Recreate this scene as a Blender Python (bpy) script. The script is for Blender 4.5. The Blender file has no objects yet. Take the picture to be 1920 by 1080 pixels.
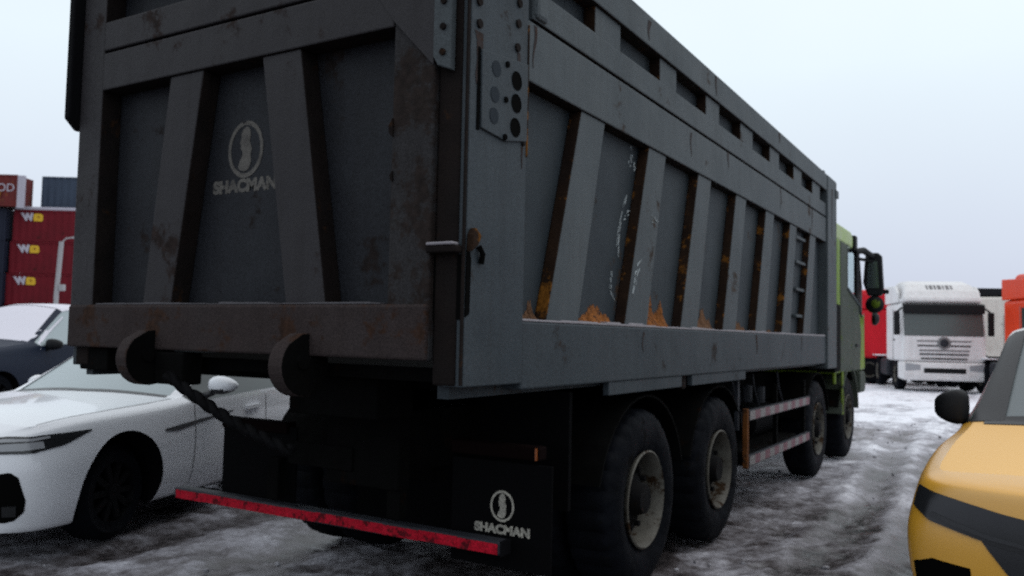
import bpy, bmesh, math, random
import numpy as np
from mathutils import Vector, Matrix
from mathutils.bvhtree import BVHTree

random.seed(7)
np.random.seed(7)
S = bpy.context.scene
COL = S.collection
R = math.radians

# ------------------------------------------------------------------ camera, sky, sun
cam_d = bpy.data.cameras.new('camera')
cam = bpy.data.objects.new('camera', cam_d)
COL.objects.link(cam)
S.camera = cam
cam_d.sensor_width = 36
cam_d.lens = 36 * 1575 / 1920
cam_d.clip_start = 0.05
cam_d.clip_end = 3000
_yaw, _pitch, _roll = R(31.1), R(3.27), R(1.2)
cam.location = (1.88, -2.72, 1.5)
cam.rotation_euler = (Matrix.Rotation(_yaw, 3, 'Z') @ Matrix.Rotation(R(90) + _pitch, 3, 'X') @ Matrix.Rotation(_roll, 3, 'Z')).to_euler()
cam_d.dof.use_dof = True          # the phone missed its focus: everything is slightly soft
cam_d.dof.focus_distance = 1.3
cam_d.dof.aperture_fstop = 7.5

W = bpy.data.worlds.new('World')
S.world = W
W.use_nodes = True
wn, wl = W.node_tree.nodes, W.node_tree.links
wn.clear()
out = wn.new('ShaderNodeOutputWorld')
bg = wn.new('ShaderNodeBackground')
bg.inputs['Strength'].default_value = 0.1
sky = wn.new('ShaderNodeTexSky')
sky.sky_type = 'NISHITA'
sky.sun_disc = False
SUN_EL, SUN_AZ = R(58), R(70)     # azimuth clockwise from +Y
sky.sun_elevation = SUN_EL
sky.sun_rotation = SUN_AZ
sky.dust_density = 3.0
tc = wn.new('ShaderNodeTexCoord')
cl = wn.new('ShaderNodeTexNoise')
cl.inputs['Scale'].default_value = 1.6
cl.inputs['Detail'].default_value = 4
wl.new(tc.outputs['Generated'], cl.inputs['Vector'])
cr = wn.new('ShaderNodeValToRGB')
cr.color_ramp.elements[0].position = 0.3
cr.color_ramp.elements[0].color = (0.90, 0.905, 0.925, 1)
cr.color_ramp.elements[1].position = 0.7
cr.color_ramp.elements[1].color = (1.0, 1.0, 1.0, 1)
wl.new(cl.outputs['Fac'], cr.inputs['Fac'])
cloud = wn.new('ShaderNodeMix')
cloud.data_type = 'RGBA'
cloud.blend_type = 'MULTIPLY'
cloud.inputs[0].default_value = 1.0
sep_w = wn.new('ShaderNodeSeparateXYZ')
wl.new(tc.outputs['Generated'], sep_w.inputs[0])
grad = wn.new('ShaderNodeValToRGB')           # a standard overcast sky: darker at the horizon than overhead, the same all round
ge = grad.color_ramp.elements
ge[0].position = 0.0
ge[0].color = (0.545, 0.58, 0.71, 1)
ge[1].position = 1.0
ge[1].color = (0.97, 0.985, 1.0, 1)
for p_, c_ in ((0.10, (0.635, 0.69, 0.80)), (0.30, (0.80, 0.90, 0.955))):
    k_ = ge.new(p_)
    k_.color = (*c_, 1)
wl.new(sep_w.outputs['Z'], grad.inputs['Fac'])
lift = wn.new('ShaderNodeMix')
lift.data_type = 'RGBA'
lift.blend_type = 'MULTIPLY'
lift.clamp_result = False
lift.inputs[0].default_value = 1.0
lift.inputs[7].default_value = (11.5, 11.5, 11.5, 1)
wl.new(grad.outputs['Color'], lift.inputs[6])
wl.new(lift.outputs[2], cloud.inputs[6])
wl.new(cr.outputs['Color'], cloud.inputs[7])
mx = wn.new('ShaderNodeMix')
mx.data_type = 'RGBA'
mx.inputs[0].default_value = 0.93
wl.new(sky.outputs['Color'], mx.inputs[6])
wl.new(cloud.outputs[2], mx.inputs[7])
wl.new(mx.outputs[2], bg.inputs['Color'])
wl.new(bg.outputs['Background'], out.inputs['Surface'])

sun_d = bpy.data.lights.new('sun', 'SUN')
sun_d.energy = 0.5
sun_d.angle = R(35)
sun_d.color = (1.0, 0.97, 0.93)
sun = bpy.data.objects.new('sun', sun_d)
COL.objects.link(sun)
_sd = Vector((math.sin(SUN_AZ) * math.cos(SUN_EL), math.cos(SUN_AZ) * math.cos(SUN_EL), math.sin(SUN_EL)))
sun.rotation_euler = _sd.to_track_quat('Z', 'Y').to_euler()
sun.location = (30, 10, 40)

S.cycles.use_denoising = False
S.view_settings.view_transform = 'Standard'
S.view_settings.look = 'None'
S.view_settings.exposure = 0.0
S.view_settings.gamma = 1.0
S.view_settings.use_curve_mapping = False


# ------------------------------------------------------------------ materials
def nodes_of(m):
    m.use_nodes = True
    return m.node_tree.nodes, m.node_tree.links


def plain(name, col, rough=0.6, metal=0.0, coat=0.0, spec=0.5, trans=0.0, bump=0.0, bscale=60):
    m = bpy.data.materials.new(name)
    n, l = nodes_of(m)
    b = n['Principled BSDF']
    b.inputs['Base Color'].default_value = (*col, 1)
    b.inputs['Roughness'].default_value = rough
    b.inputs['Metallic'].default_value = metal
    b.inputs['Coat Weight'].default_value = coat
    b.inputs['Coat Roughness'].default_value = 0.06
    b.inputs['Specular IOR Level'].default_value = spec
    b.inputs['Transmission Weight'].default_value = trans
    if bump:
        t = n.new('ShaderNodeTexCoord')
        x = n.new('ShaderNodeTexNoise')
        x.inputs['Scale'].default_value = bscale
        x.inputs['Detail'].default_value = 5
        l.new(t.outputs['Object'], x.inputs['Vector'])
        bp = n.new('ShaderNodeBump')
        bp.inputs['Strength'].default_value = bump
        bp.inputs['Distance'].default_value = 0.01
        l.new(x.outputs['Fac'], bp.inputs['Height'])
        l.new(bp.outputs['Normal'], b.inputs['Normal'])
    return m


def worn(name, a, b_, rust, amount=0.5, scale=3.0, rough=0.6, streak=True, grain=0.35, spec=0.18):
    """two tones of worn paint, rust patches in ragged islands, fine grit and vertical dirt streaks"""
    m = bpy.data.materials.new(name)
    n, l = nodes_of(m)
    bs = n['Principled BSDF']
    bs.inputs['Specular IOR Level'].default_value = spec
    t = n.new('ShaderNodeTexCoord')

    def noise(s, d=6, r=0.6, vec=None):
        x = n.new('ShaderNodeTexNoise')
        x.inputs['Scale'].default_value = s
        x.inputs['Detail'].default_value = d
        x.inputs['Roughness'].default_value = r
        l.new(vec or t.outputs['Object'], x.inputs['Vector'])
        return x.outputs['Fac']

    def ramp(src, p0, p1, c0=(0, 0, 0), c1=(1, 1, 1)):
        x = n.new('ShaderNodeValToRGB')
        x.color_ramp.elements[0].position = p0
        x.color_ramp.elements[0].color = (*c0, 1)
        x.color_ramp.elements[1].position = p1
        x.color_ramp.elements[1].color = (*c1, 1)
        l.new(src, x.inputs['Fac'])
        return x.outputs['Color']

    def mix(f, c0, c1, mode='MIX'):
        x = n.new('ShaderNodeMix')
        x.data_type = 'RGBA'
        x.blend_type = mode
        if isinstance(f, float):
            x.inputs[0].default_value = f
        else:
            l.new(f, x.inputs[0])
        for k, c in ((6, c0), (7, c1)):
            if isinstance(c, tuple):
                x.inputs[k].default_value = (*c, 1)
            else:
                l.new(c, x.inputs[k])
        return x.outputs[2]

    base = mix(ramp(noise(scale * 0.7), 0.3, 0.7), a, b_)
    if streak:
        mp = n.new('ShaderNodeMapping')
        mp.inputs['Scale'].default_value = (9, 9, 0.7)
        l.new(t.outputs['Object'], mp.inputs['Vector'])
        st = ramp(noise(1.6, 5, 0.65, mp.outputs['Vector']), 0.45, 0.8, (1, 1, 1), (0.55, 0.5, 0.47))
        base = mix(0.45, base, st, 'MULTIPLY')
    gr = ramp(noise(170, 2, 0.5), 0.3, 0.7, (1 - grain,) * 3, (1 + grain * 0.6,) * 3)
    base = mix(1.0, base, gr, 'MULTIPLY')
    rm = ramp(noise(scale, 9, 0.72), 0.72 - amount * 0.42, 0.77 - amount * 0.42)
    rc = mix(ramp(noise(scale * 9, 5), 0.35, 0.65), rust, tuple(c * 0.45 for c in rust))
    base = mix(rm, base, rc)
    l.new(base, bs.inputs['Base Color'])
    l.new(ramp(rm, 0, 1, (rough,) * 3, (0.9,) * 3), bs.inputs['Roughness'])
    bp = n.new('ShaderNodeBump')
    bp.inputs['Strength'].default_value = 0.35
    bp.inputs['Distance'].default_value = 0.006
    l.new(noise(scale * 8, 8, 0.65), bp.inputs['Height'])
    dn = n.new('ShaderNodeBump')
    dn.inputs['Strength'].default_value = 0.5
    dn.inputs['Distance'].default_value = 0.05
    l.new(noise(scale * 0.9, 2, 0.4), dn.inputs['Height'])
    l.new(dn.outputs['Normal'], bp.inputs['Normal'])
    l.new(bp.outputs['Normal'], bs.inputs['Normal'])
    return m


M = {}
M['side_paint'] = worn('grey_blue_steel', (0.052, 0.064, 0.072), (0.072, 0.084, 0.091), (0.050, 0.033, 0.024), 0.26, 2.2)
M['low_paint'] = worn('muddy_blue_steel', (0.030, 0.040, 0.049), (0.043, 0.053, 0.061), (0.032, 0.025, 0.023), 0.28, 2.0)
M['panel_shade'] = worn('shaded_panel_steel', (0.019, 0.026, 0.033), (0.030, 0.039, 0.046), (0.045, 0.025, 0.014), 0.26, 2.6)  # darker than the ribs: shade of the recessed bays is in the colour
M['rust'] = worn('rusty_flank', (0.030, 0.016, 0.009), (0.012, 0.008, 0.007), (0.20, 0.080, 0.013), 0.40, 5, 0.85, spec=0.08)
M['gate_paint'] = worn('muddy_gate_steel', (0.033, 0.031, 0.034), (0.026, 0.024, 0.027), (0.025, 0.016, 0.014), 0.36, 2.4, grain=0.55)
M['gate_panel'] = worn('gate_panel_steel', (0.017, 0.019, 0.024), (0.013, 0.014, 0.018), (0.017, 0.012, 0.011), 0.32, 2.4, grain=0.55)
M['gate_rust'] = worn('gate_rust', (0.033, 0.023, 0.022), (0.036, 0.028, 0.028), (0.042, 0.020, 0.012), 0.45, 4, 0.85, grain=0.5)
M['gate_flaking'] = worn('flaking_gate_paint', (0.031, 0.030, 0.032), (0.027, 0.026, 0.028), (0.024, 0.017, 0.015), 0.56, 3.0, 0.85, grain=0.5)
M['rust_and_shade'] = worn('rust_and_shade', (0.014, 0.010, 0.009), (0.009, 0.0075, 0.0075), (0.034, 0.017, 0.009), 0.3, 6, 0.85, spec=0.08)  # rust on fittings; shade painted onto flanks and undersides
M['snow_ledge'] = plain('frosted_ledge', (0.24, 0.225, 0.245), 0.9, bump=0.8, bscale=30)
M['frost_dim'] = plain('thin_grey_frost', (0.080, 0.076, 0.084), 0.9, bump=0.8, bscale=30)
M['snow'] = plain('snow', (0.72, 0.74, 0.79), 0.8, bump=0.8, bscale=20)
M['black'] = plain('black_steel', (0.004, 0.004, 0.005), 0.8, spec=0.05, bump=0.3)
M['grime_and_shade'] = worn('grimy_shaded_steel', (0.005, 0.005, 0.005), (0.003, 0.003, 0.003), (0.012, 0.006, 0.004), 0.25, 5, 0.9, spec=0.03)  # grimy black; also paints shade onto the lug sides
M['rubber'] = worn('tyre_rubber', (0.004, 0.0045, 0.006), (0.006, 0.007, 0.010), (0.007, 0.0065, 0.0065), 0.3, 7, 0.6, streak=False, spec=0.03)
M['flap'] = plain('rubber_flap', (0.003, 0.003, 0.0035), 0.8, spec=0.03, bump=0.5, bscale=25)
M['rim'] = worn('rim_steel', (0.125, 0.120, 0.105), (0.075, 0.070, 0.060), (0.035, 0.018, 0.007), 0.42, 6, 0.6)
M['hub'] = worn('hub_steel', (0.007, 0.0065, 0.007), (0.005, 0.005, 0.006), (0.014, 0.009, 0.006), 0.3, 7, 0.85, spec=0.1)
M['red_tape'] = worn('red_reflective_tape', (0.48, 0.006, 0.024), (0.36, 0.005, 0.018), (0.12, 0.008, 0.014), 0.40, 16, 0.7, streak=False, grain=0.5, spec=0.12)
M['white_tape'] = plain('dirty_white_tape', (0.17, 0.155, 0.155), 0.5, bump=0.8, bscale=70)
M['pale_red_tape'] = plain('faded_red_tape', (0.13, 0.035, 0.05), 0.5, bump=0.8, bscale=70)
M['bar_grey'] = worn('bar_grey', (0.030, 0.033, 0.042), (0.020, 0.022, 0.028), (0.016, 0.012, 0.011), 0.25, 6)
M['orange_post'] = worn('orange_post', (0.17, 0.058, 0.010), (0.10, 0.035, 0.010), (0.035, 0.018, 0.01), 0.3, 8, 0.8)
M['orange_dirt'] = worn('orange_dirt', (0.30, 0.105, 0.022), (0.15, 0.058, 0.02), (0.06, 0.032, 0.024), 0.42, 26, 0.95, streak=False, grain=0.6)
M['brown_dirt'] = worn('brown_dirt', (0.14, 0.07, 0.035), (0.09, 0.05, 0.03), (0.05, 0.03, 0.025), 0.3, 14, 0.95, streak=False)
M['amber'] = plain('amber_lens', (0.22, 0.055, 0.008), 0.35)
M['red_lens'] = plain('red_lens', (0.005, 0.0025, 0.0025), 0.8, spec=0.02)
M['print'] = worn('worn_white_print', (0.140, 0.132, 0.120), (0.085, 0.080, 0.075), (0.022, 0.022, 0.024), 0.32, 16, 0.8, streak=False)
M['flap_print'] = worn('worn_flap_print', (0.42, 0.40, 0.34), (0.22, 0.21, 0.19), (0.03, 0.028, 0.027), 0.32, 22, 0.8, streak=False)
M['scuff'] = plain('bare_scuff', (0.30, 0.34, 0.355), 0.5, bump=0.5)
M['lens_disc'] = plain('dusty_disc', (0.018, 0.024, 0.031), 0.7, spec=0.1)
M['hole'] = plain('hole_dark', (0.003, 0.003, 0.003), 0.9, spec=0.02)
M['lime'] = worn('lime_cab', (0.165, 0.275, 0.010), (0.13, 0.225, 0.012), (0.055, 0.065, 0.04), 0.26, 3.5, 0.45)
M['lime_roof'] = worn('pale_lime_roof', (0.34, 0.46, 0.16), (0.42, 0.50, 0.28), (0.5, 0.55, 0.45), 0.3, 3, 0.5)  # paler lime than the rest of the cab
M['cab_dust'] = worn('dusty_door', (0.060, 0.072, 0.058), (0.048, 0.060, 0.046), (0.075, 0.115, 0.025), 0.3, 3, 0.7)
M['lime_guard'] = worn('lime_guard', (0.13, 0.20, 0.010), (0.08, 0.12, 0.01), (0.02, 0.02, 0.015), 0.38, 8, 0.7)
M['truck_glass'] = plain('grey_truck_windscreen', (0.062, 0.075, 0.074), 0.25, spec=0.6)
M['plastic'] = plain('black_plastic', (0.006, 0.0065, 0.008), 0.55, spec=0.2, bump=0.15)
M['glass'] = plain('dark_glass', (0.030, 0.040, 0.040), 0.22, spec=0.6)
M['pale_glass'] = plain('pale_bluish_glass', (0.34, 0.40, 0.42), 0.35, spec=0.6, bump=0.2, bscale=8)  # pale blue-grey base colour
M['clear'] = plain('window_pane', (0.85, 0.92, 0.92), 0.03, trans=1.0)
M['clear'].node_tree.nodes['Principled BSDF'].inputs['IOR'].default_value = 1.05
M['mirror'] = plain('mirror_face', (0.20, 0.24, 0.25), 0.12, metal=0.9)
M['white_car'] = plain('white_car_paint', (0.80, 0.82, 0.86), 0.3, coat=0.7)
M['navy_car'] = plain('navy_car_paint', (0.006, 0.012, 0.028), 0.55, coat=0.0, spec=0.25)
M['roof_snow'] = plain('snow_dusted', (0.66, 0.65, 0.72), 0.7, bump=0.5, bscale=6)
M['yellow_car'] = plain('yellow_car_paint', (0.74, 0.37, 0.026), 0.34, coat=0.8)
M['yellow_car'].node_tree.nodes['Principled BSDF'].inputs['Coat IOR'].default_value = 1.9
M['yellow_car'].node_tree.nodes['Principled BSDF'].inputs['Coat Roughness'].default_value = 0.38
M['hazy_glass'] = plain('hazy_windscreen', (0.15, 0.175, 0.185), 0.3, spec=0.6)
M['sheen_hood'] = plain('sky_sheen_yellow_hood', (0.88, 0.545, 0.215), 0.65, coat=0.0, spec=0.2)  # pale sky sheen put into the hood's colour
M['dark_trim'] = plain('dark_trim', (0.02, 0.021, 0.024), 0.35, spec=0.5)
M['lamp_glass'] = plain('smoked_lamp', (0.018, 0.019, 0.021), 0.18, spec=0.5)
M['lamp_clear'] = plain('clear_lamp', (0.30, 0.31, 0.33), 0.15, spec=0.7)
M['chrome'] = plain('chrome', (0.6, 0.6, 0.62), 0.2, metal=1.0)
M['alloy'] = plain('dark_alloy', (0.004, 0.004, 0.005), 0.6, spec=0.06)
M['white_truck'] = worn('white_truck_paint', (0.78, 0.78, 0.79), (0.70, 0.69, 0.69), (0.55, 0.53, 0.50), 0.2, 1.5, 0.45, grain=0.08)
M['cream_truck'] = worn('cream_truck_paint', (0.76, 0.72, 0.66), (0.68, 0.65, 0.60), (0.55, 0.5, 0.45), 0.2, 1.5, 0.45, grain=0.08)
M['red_truck'] = worn('red_truck_paint', (0.62, 0.010, 0.022), (0.52, 0.008, 0.018), (0.30, 0.02, 0.02), 0.15, 1.5, 0.4, grain=0.08)
M['orange_truck'] = worn('orange_truck_paint', (0.78, 0.060, 0.014), (0.66, 0.045, 0.012), (0.45, 0.05, 0.03), 0.12, 1.5, 0.4, grain=0.08)
M['slat_grey'] = plain('grille_grey', (0.16, 0.155, 0.16), 0.6)  # one mid grey for slats, seams, badge and pad
M['maroon'] = worn('maroon_container', (0.150, 0.008, 0.016), (0.115, 0.007, 0.013), (0.07, 0.014, 0.014), 0.25, 0.8, 0.7, grain=0.2)
M['brown_cont'] = worn('brown_container', (0.15, 0.022, 0.02), (0.11, 0.02, 0.02), (0.24, 0.09, 0.03), 0.3, 1.2, 0.6, grain=0.15)
M['blue_cont'] = worn('blue_grey_container', (0.048, 0.066, 0.10), (0.04, 0.055, 0.085), (0.06, 0.05, 0.05), 0.15, 0.8, 0.6, grain=0.15)
M['navy_cont'] = worn('navy_container', (0.014, 0.018, 0.035), (0.012, 0.015, 0.03), (0.03, 0.03, 0.03), 0.15, 0.8, 0.6, grain=0.15)
M['cont_white'] = plain('container_white', (0.42, 0.40, 0.47), 0.6)
M['cont_yellow'] = plain('container_yellow', (0.62, 0.38, 0.010), 0.6)
M['pole'] = plain('galvanised_pole', (0.27, 0.265, 0.275), 0.6)
M['foliage'] = plain('bare_wood', (0.085, 0.08, 0.08), 0.9)
M['chain'] = worn('chain_steel', (0.003, 0.003, 0.0035), (0.005, 0.005, 0.006), (0.006, 0.005, 0.004), 0.3, 12, 0.7, spec=0.05)


# ------------------------------------------------------------------ mesh helpers
class MB:
    def __init__(self):
        self.v, self.f, self.m = [], [], []

    def add(self, vs, fs, mi=0):
        b = len(self.v)
        self.v += [tuple(p) for p in vs]
        for f in fs:
            self.f.append(tuple(b + i for i in f))
            self.m.append(mi)
        return self

    def box(self, x0, x1, y0, y1, z0, z1, mi=0):
        vs = [(x, y, z) for x in (x0, x1) for y in (y0, y1) for z in (z0, z1)]
        return self.add(vs, [(0, 1, 3, 2), (4, 6, 7, 5), (0, 4, 5, 1), (2, 3, 7, 6), (0, 2, 6, 4), (1, 5, 7, 3)], mi)

    def prism(self, poly, axis, a, b, mi=0, mside=None):
        """poly in the two axes other than `axis` (in x,y,z order), extruded from a to b"""
        def pt(p, h):
            q = list(p)
            q.insert(axis, h)
            return tuple(q)
        n = len(poly)
        vs = [pt(p, a) for p in poly] + [pt(p, b) for p in poly]
        self.add(vs, [tuple(range(n)), tuple(range(2 * n - 1, n - 1, -1))], mi)
        base = len(self.v) - 2 * n
        for i in range(n):
            j = (i + 1) % n
            self.f.append((base + i, base + n + i, base + n + j, base + j))
            mm = mi
            if mside is not None:
                mm = mside[i] if isinstance(mside, (list, tuple)) else mside
            self.m.append(mm)
        return self

    def cyl(self, c, axis, r, h, n=24, mi=0, r2=None):
        """cylinder from c along +axis by h"""
        r2 = r if r2 is None else r2
        a1, a2 = [(1, 2), (0, 2), (0, 1)][axis]
        vs = []
        for rr, hh in ((r, 0), (r2, h)):
            for i in range(n):
                t = 2 * math.pi * i / n
                p = list(c)
                p[axis] += hh
                p[a1] += rr * math.cos(t)
                p[a2] += rr * math.sin(t)
                vs.append(p)
        fs = [tuple(range(n)), tuple(range(2 * n - 1, n - 1, -1))]
        fs += [(i, n + i, n + (i + 1) % n, (i + 1) % n) for i in range(n)]
        return self.add(vs, fs, mi)

    def lathe(self, prof, c, axis, n=48, mi=0, mod=None, close=False):
        """prof = list of (offset along axis, radius)"""
        a1, a2 = [(1, 2), (0, 2), (0, 1)][axis]
        vs = []
        for k, (o, r) in enumerate(prof):
            for i in range(n):
                t = 2 * math.pi * i / n
                rr = r + (mod(k, i) if mod else 0)
                p = list(c)
                p[axis] += o
                p[a1] += rr * math.cos(t)
                p[a2] += rr * math.sin(t)
                vs.append(p)
        fs = []
        K = len(prof)
        for k in range(K if close else K - 1):
            k2 = (k + 1) % K
            for i in range(n):
                j = (i + 1) % n
                fs.append((k * n + i, k2 * n + i, k2 * n + j, k * n + j))
        return self.add(vs, fs, mi)

    def tube(self, pts, r, n=8, mi=0):
        pts = [Vector(p) for p in pts]
        vs, fs = [], []
        for i, p in enumerate(pts):
            d = (pts[min(i + 1, len(pts) - 1)] - pts[max(i - 1, 0)]).normalized()
            u = d.orthogonal().normalized() if abs(d.z) > 0.95 else d.cross(Vector((0, 0, 1))).normalized()
            w = d.cross(u)
            for k in range(n):
                t = 2 * math.pi * k / n
                vs.append(p + (u * math.cos(t) + w * math.sin(t)) * r)
        for i in range(len(pts) - 1):
            for k in range(n):
                fs.append((i * n + k, i * n + (k + 1) % n, (i + 1) * n + (k + 1) % n, (i + 1) * n + k))
        fs += [tuple(range(n)), tuple(range(len(pts) * n - 1, len(pts) * n - n - 1, -1))]
        return self.add(vs, fs, mi)

    def build(self, name, mats, parent=None, bevel=0.0, smooth=False, seg=2):
        me = bpy.data.meshes.new(name)
        me.from_pydata(self.v, [], self.f)
        mats = mats if isinstance(mats, (list, tuple)) else [mats]
        for m in mats:
            me.materials.append(m)
        me.polygons.foreach_set('material_index', self.m)
        bm = bmesh.new()
        bm.from_mesh(me)
        bmesh.ops.recalc_face_normals(bm, faces=bm.faces)
        bm.to_mesh(me)
        bm.free()
        o = bpy.data.objects.new(name, me)
        COL.objects.link(o)
        if parent is not None:
            attach(o, parent)
        if bevel:
            b = o.modifiers.new('bevel', 'BEVEL')
            b.width = bevel
            b.segments = seg
            b.limit_method = 'ANGLE'
            b.angle_limit = R(40)
        if smooth:
            for p in me.polygons:
                p.use_smooth = True
            if smooth != True:
                me.set_sharp_from_angle(angle=R(smooth))
        return o


def resample(pts, n):
    pts = [Vector(p) for p in pts]
    L = [0]
    for a, b in zip(pts, pts[1:]):
        L.append(L[-1] + (b - a).length)
    outp = []
    for i in range(n):
        t = L[-1] * i / (n - 1)
        k = 0
        while k < len(pts) - 2 and L[k + 1] < t:
            k += 1
        u = (t - L[k]) / max(L[k + 1] - L[k], 1e-6)
        outp.append(pts[k].lerp(pts[k + 1], u))
    return outp


def world_of(o):
    m = Matrix.LocRotScale(o.location, o.rotation_euler, o.scale)
    if o.parent:
        m = world_of(o.parent) @ o.matrix_parent_inverse @ m
    return m


LOCAL = [False]


def attach(o, parent):
    """parts written in world coordinates keep them; parts written in a thing's own frame follow it"""
    o.parent = parent
    if not LOCAL[0]:
        o.matrix_parent_inverse = world_of(parent).inverted()


def thing(name, label, cat, loc, rz=0.0, group=None):
    o = bpy.data.objects.new(name, None)
    COL.objects.link(o)
    o.location = loc
    o.rotation_euler = (0, 0, rz)
    o.empty_display_size = 0.3
    o['label'] = label
    o['category'] = cat
    if group:
        o['group'] = group
    return o


def text_mesh(name, body, size, mat, parent, matrix, bold=0.0, depth=0.002, squeeze=1.0):
    cu = bpy.data.curves.new(name, 'FONT')
    cu.body = body
    cu.size = size
    cu.align_x = 'CENTER'
    cu.align_y = 'CENTER'
    cu.extrude = depth
    cu.offset = bold
    t = bpy.data.objects.new(name, cu)
    COL.objects.link(t)
    dg = bpy.context.evaluated_depsgraph_get()
    me = bpy.data.meshes.new_from_object(t.evaluated_get(dg))
    bpy.data.objects.remove(t)
    bpy.data.curves.remove(cu)
    me.transform(matrix @ Matrix.Diagonal((squeeze, 1, 1, 1)))
    me.materials.clear()
    me.materials.append(mat)
    o = bpy.data.objects.new(name, me)
    COL.objects.link(o)
    attach(o, parent)
    return o


def dup_children(src, dst):
    for ch in list(src.children):
        c = ch.copy()
        COL.objects.link(c)
        c.parent = dst
        dup_children(ch, c)


# ------------------------------------------------------------------ ground
def vnoise(x, y, seed=0):
    """smooth value noise on arrays"""
    rs = np.random.RandomState(seed)
    tab = rs.rand(256, 256)
    xi, yi = np.floor(x).astype(int), np.floor(y).astype(int)
    fx, fy = x - xi, y - yi
    fx, fy = fx * fx * (3 - 2 * fx), fy * fy * (3 - 2 * fy)
    g = lambda a, b: tab[a % 256, b % 256]
    return (g(xi, yi) * (1 - fx) + g(xi + 1, yi) * fx) * (1 - fy) + (g(xi, yi + 1) * (1 - fx) + g(xi + 1, yi + 1) * fx) * fy


def make_ground():
    n = 760
    u = np.linspace(-1, 1, n)
    a = np.sinh(u * 7.0) / np.sinh(7.0) * 900
    X, Y = np.meshgrid(a - 0.5, a + 3.0, indexing='ij')
    r = np.hypot(X, Y - 2)
    fade = np.clip(1.3 - r / 45, 0, 1)
    Z = 0.026 * (vnoise(X * 1.3, Y * 1.3, 1) - 0.5) + 0.020 * (vnoise(X * 4.1, Y * 3.2, 2) - 0.5) + 0.022 * (vnoise(X * 10, Y * 10, 3) - 0.5) + 0.012 * (vnoise(X * 23, Y * 23, 4) - 0.5)
    # wheel ruts pressed into the icy slush along the truck's lane, with squeezed-up edges and tread marks
    for c, w in ((1.15, 0.20), (0.45, 0.16), (2.9, 0.2), (4.6, 0.2), (-3.4, 0.2), (-2.2, 0.2)):
        q = (X - c - 0.25 * np.sin(Y * 0.3 + c)) / w
        Z += -0.030 * np.exp(-q ** 2) + 0.016 * np.exp(-((np.abs(q) - 1.7) / 0.5) ** 2) + 0.006 * np.exp(-q ** 2) * np.sin(Y * 40)
    # curved track swinging across the front of the parked cars
    q = (np.hypot(X + 9.0, Y - 9.0) - 11.6 - 0.2 * np.sin(X)) / 0.22
    Z += -0.028 * np.exp(-q ** 2) + 0.02 * np.exp(-((np.abs(q) - 1.6) / 0.45) ** 2)
    # footprints
    rs = np.random.RandomState(5)
    for k in range(60):
        fx, fy, fa = rs.uniform(-3, 5), rs.uniform(-2, 14), rs.uniform(0, 3.14)
        dx, dy = X - fx, Y - fy
        m_ = np.hypot(dx, dy) < 0.5
        u_, v_ = dx[m_] * np.cos(fa) + dy[m_] * np.sin(fa), -dx[m_] * np.sin(fa) + dy[m_] * np.cos(fa)
        Z[m_] -= 0.018 * np.exp(-(u_ / 0.13) ** 4 - (v_ / 0.05) ** 4)
    Z = Z * fade - 0.012
    vs = np.stack([X, Y, Z], -1).reshape(-1, 3)
    idx = np.arange(n * n).reshape(n, n)
    fs = np.stack([idx[:-1, :-1], idx[1:, :-1], idx[1:, 1:], idx[:-1, 1:]], -1).reshape(-1, 4)
    me = bpy.data.meshes.new('ground')
    me.vertices.add(len(vs))
    me.vertices.foreach_set('co', vs.ravel())
    me.loops.add(fs.size)
    me.loops.foreach_set('vertex_index', fs.ravel())
    me.polygons.add(len(fs))
    me.polygons.foreach_set('loop_start', np.arange(0, fs.size, 4))
    me.update(calc_edges=True)
    me.polygons.foreach_set('use_smooth', [True] * len(me.polygons))
    o = bpy.data.objects.new('ground', me)
    COL.objects.link(o)
    o['kind'] = 'structure'
    m = bpy.data.materials.new('icy_yard')
    nn, l = nodes_of(m)
    bs = nn['Principled BSDF']
    g = nn.new('ShaderNodeNewGeometry')

    def noise(s, d=7, rg=0.62, sc=(1, 1, 1), off=0):
        mp = nn.new('ShaderNodeMapping')
        mp.inputs['Scale'].default_value = sc
        mp.inputs['Location'].default_value = (off, off * 0.7, 0)
        l.new(g.outputs['Position'], mp.inputs['Vector'])
        x = nn.new('ShaderNodeTexNoise')
        x.inputs['Scale'].default_value = s
        x.inputs['Detail'].default_value = d
        x.inputs['Roughness'].default_value = rg
        x.inputs['Distortion'].default_value = 0.4
        l.new(mp.outputs['Vector'], x.inputs['Vector'])
        return x.outputs['Fac']

    def math_(op, a_, b_=None, clamp=False):
        x = nn.new('ShaderNodeMath')
        x.operation = op
        x.use_clamp = clamp
        for k, s in ((0, a_), (1, b_)):
            if s is None:
                continue
            if isinstance(s, (int, float)):
                x.inputs[k].default_value = s
            else:
                l.new(s, x.inputs[k])
        return x.outputs[0]

    sep = nn.new('ShaderNodeSeparateXYZ')
    l.new(g.outputs['Position'], sep.inputs[0])
    # more trodden and dirty round the truck's lane, cleaner snow further up the yard
    far = nn.new('ShaderNodeMapRange')
    far.inputs['From Min'].default_value = 3
    far.inputs['From Max'].default_value = 22
    far.inputs['To Min'].default_value = -0.015
    far.inputs['To Max'].default_value = 0.20
    l.new(sep.outputs['Y'], far.inputs['Value'])
    big = noise(0.55, 6, 0.6, (1.0, 0.8, 1))
    mid = noise(2.3, 8, 0.68, (1.25, 0.8, 1), 5)
    fine = noise(13, 6, 0.65, (1, 1, 1), 9)
    s = math_('ADD', math_('MULTIPLY', big, 0.42), math_('MULTIPLY', mid, 0.42))
    s = math_('ADD', s, math_('MULTIPLY', fine, 0.22))
    hz = math_('MULTIPLY', sep.outputs['Z'], 1.5)         # hollows and ruts hold dirt and melt, ridges stay white
    s = math_('ADD', s, hz)
    s = math_('ADD', s, math_('ADD', far.outputs[0], 0.03))
    rp = nn.new('ShaderNodeValToRGB')
    e = rp.color_ramp.elements
    e[0].position = 0.45
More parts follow.
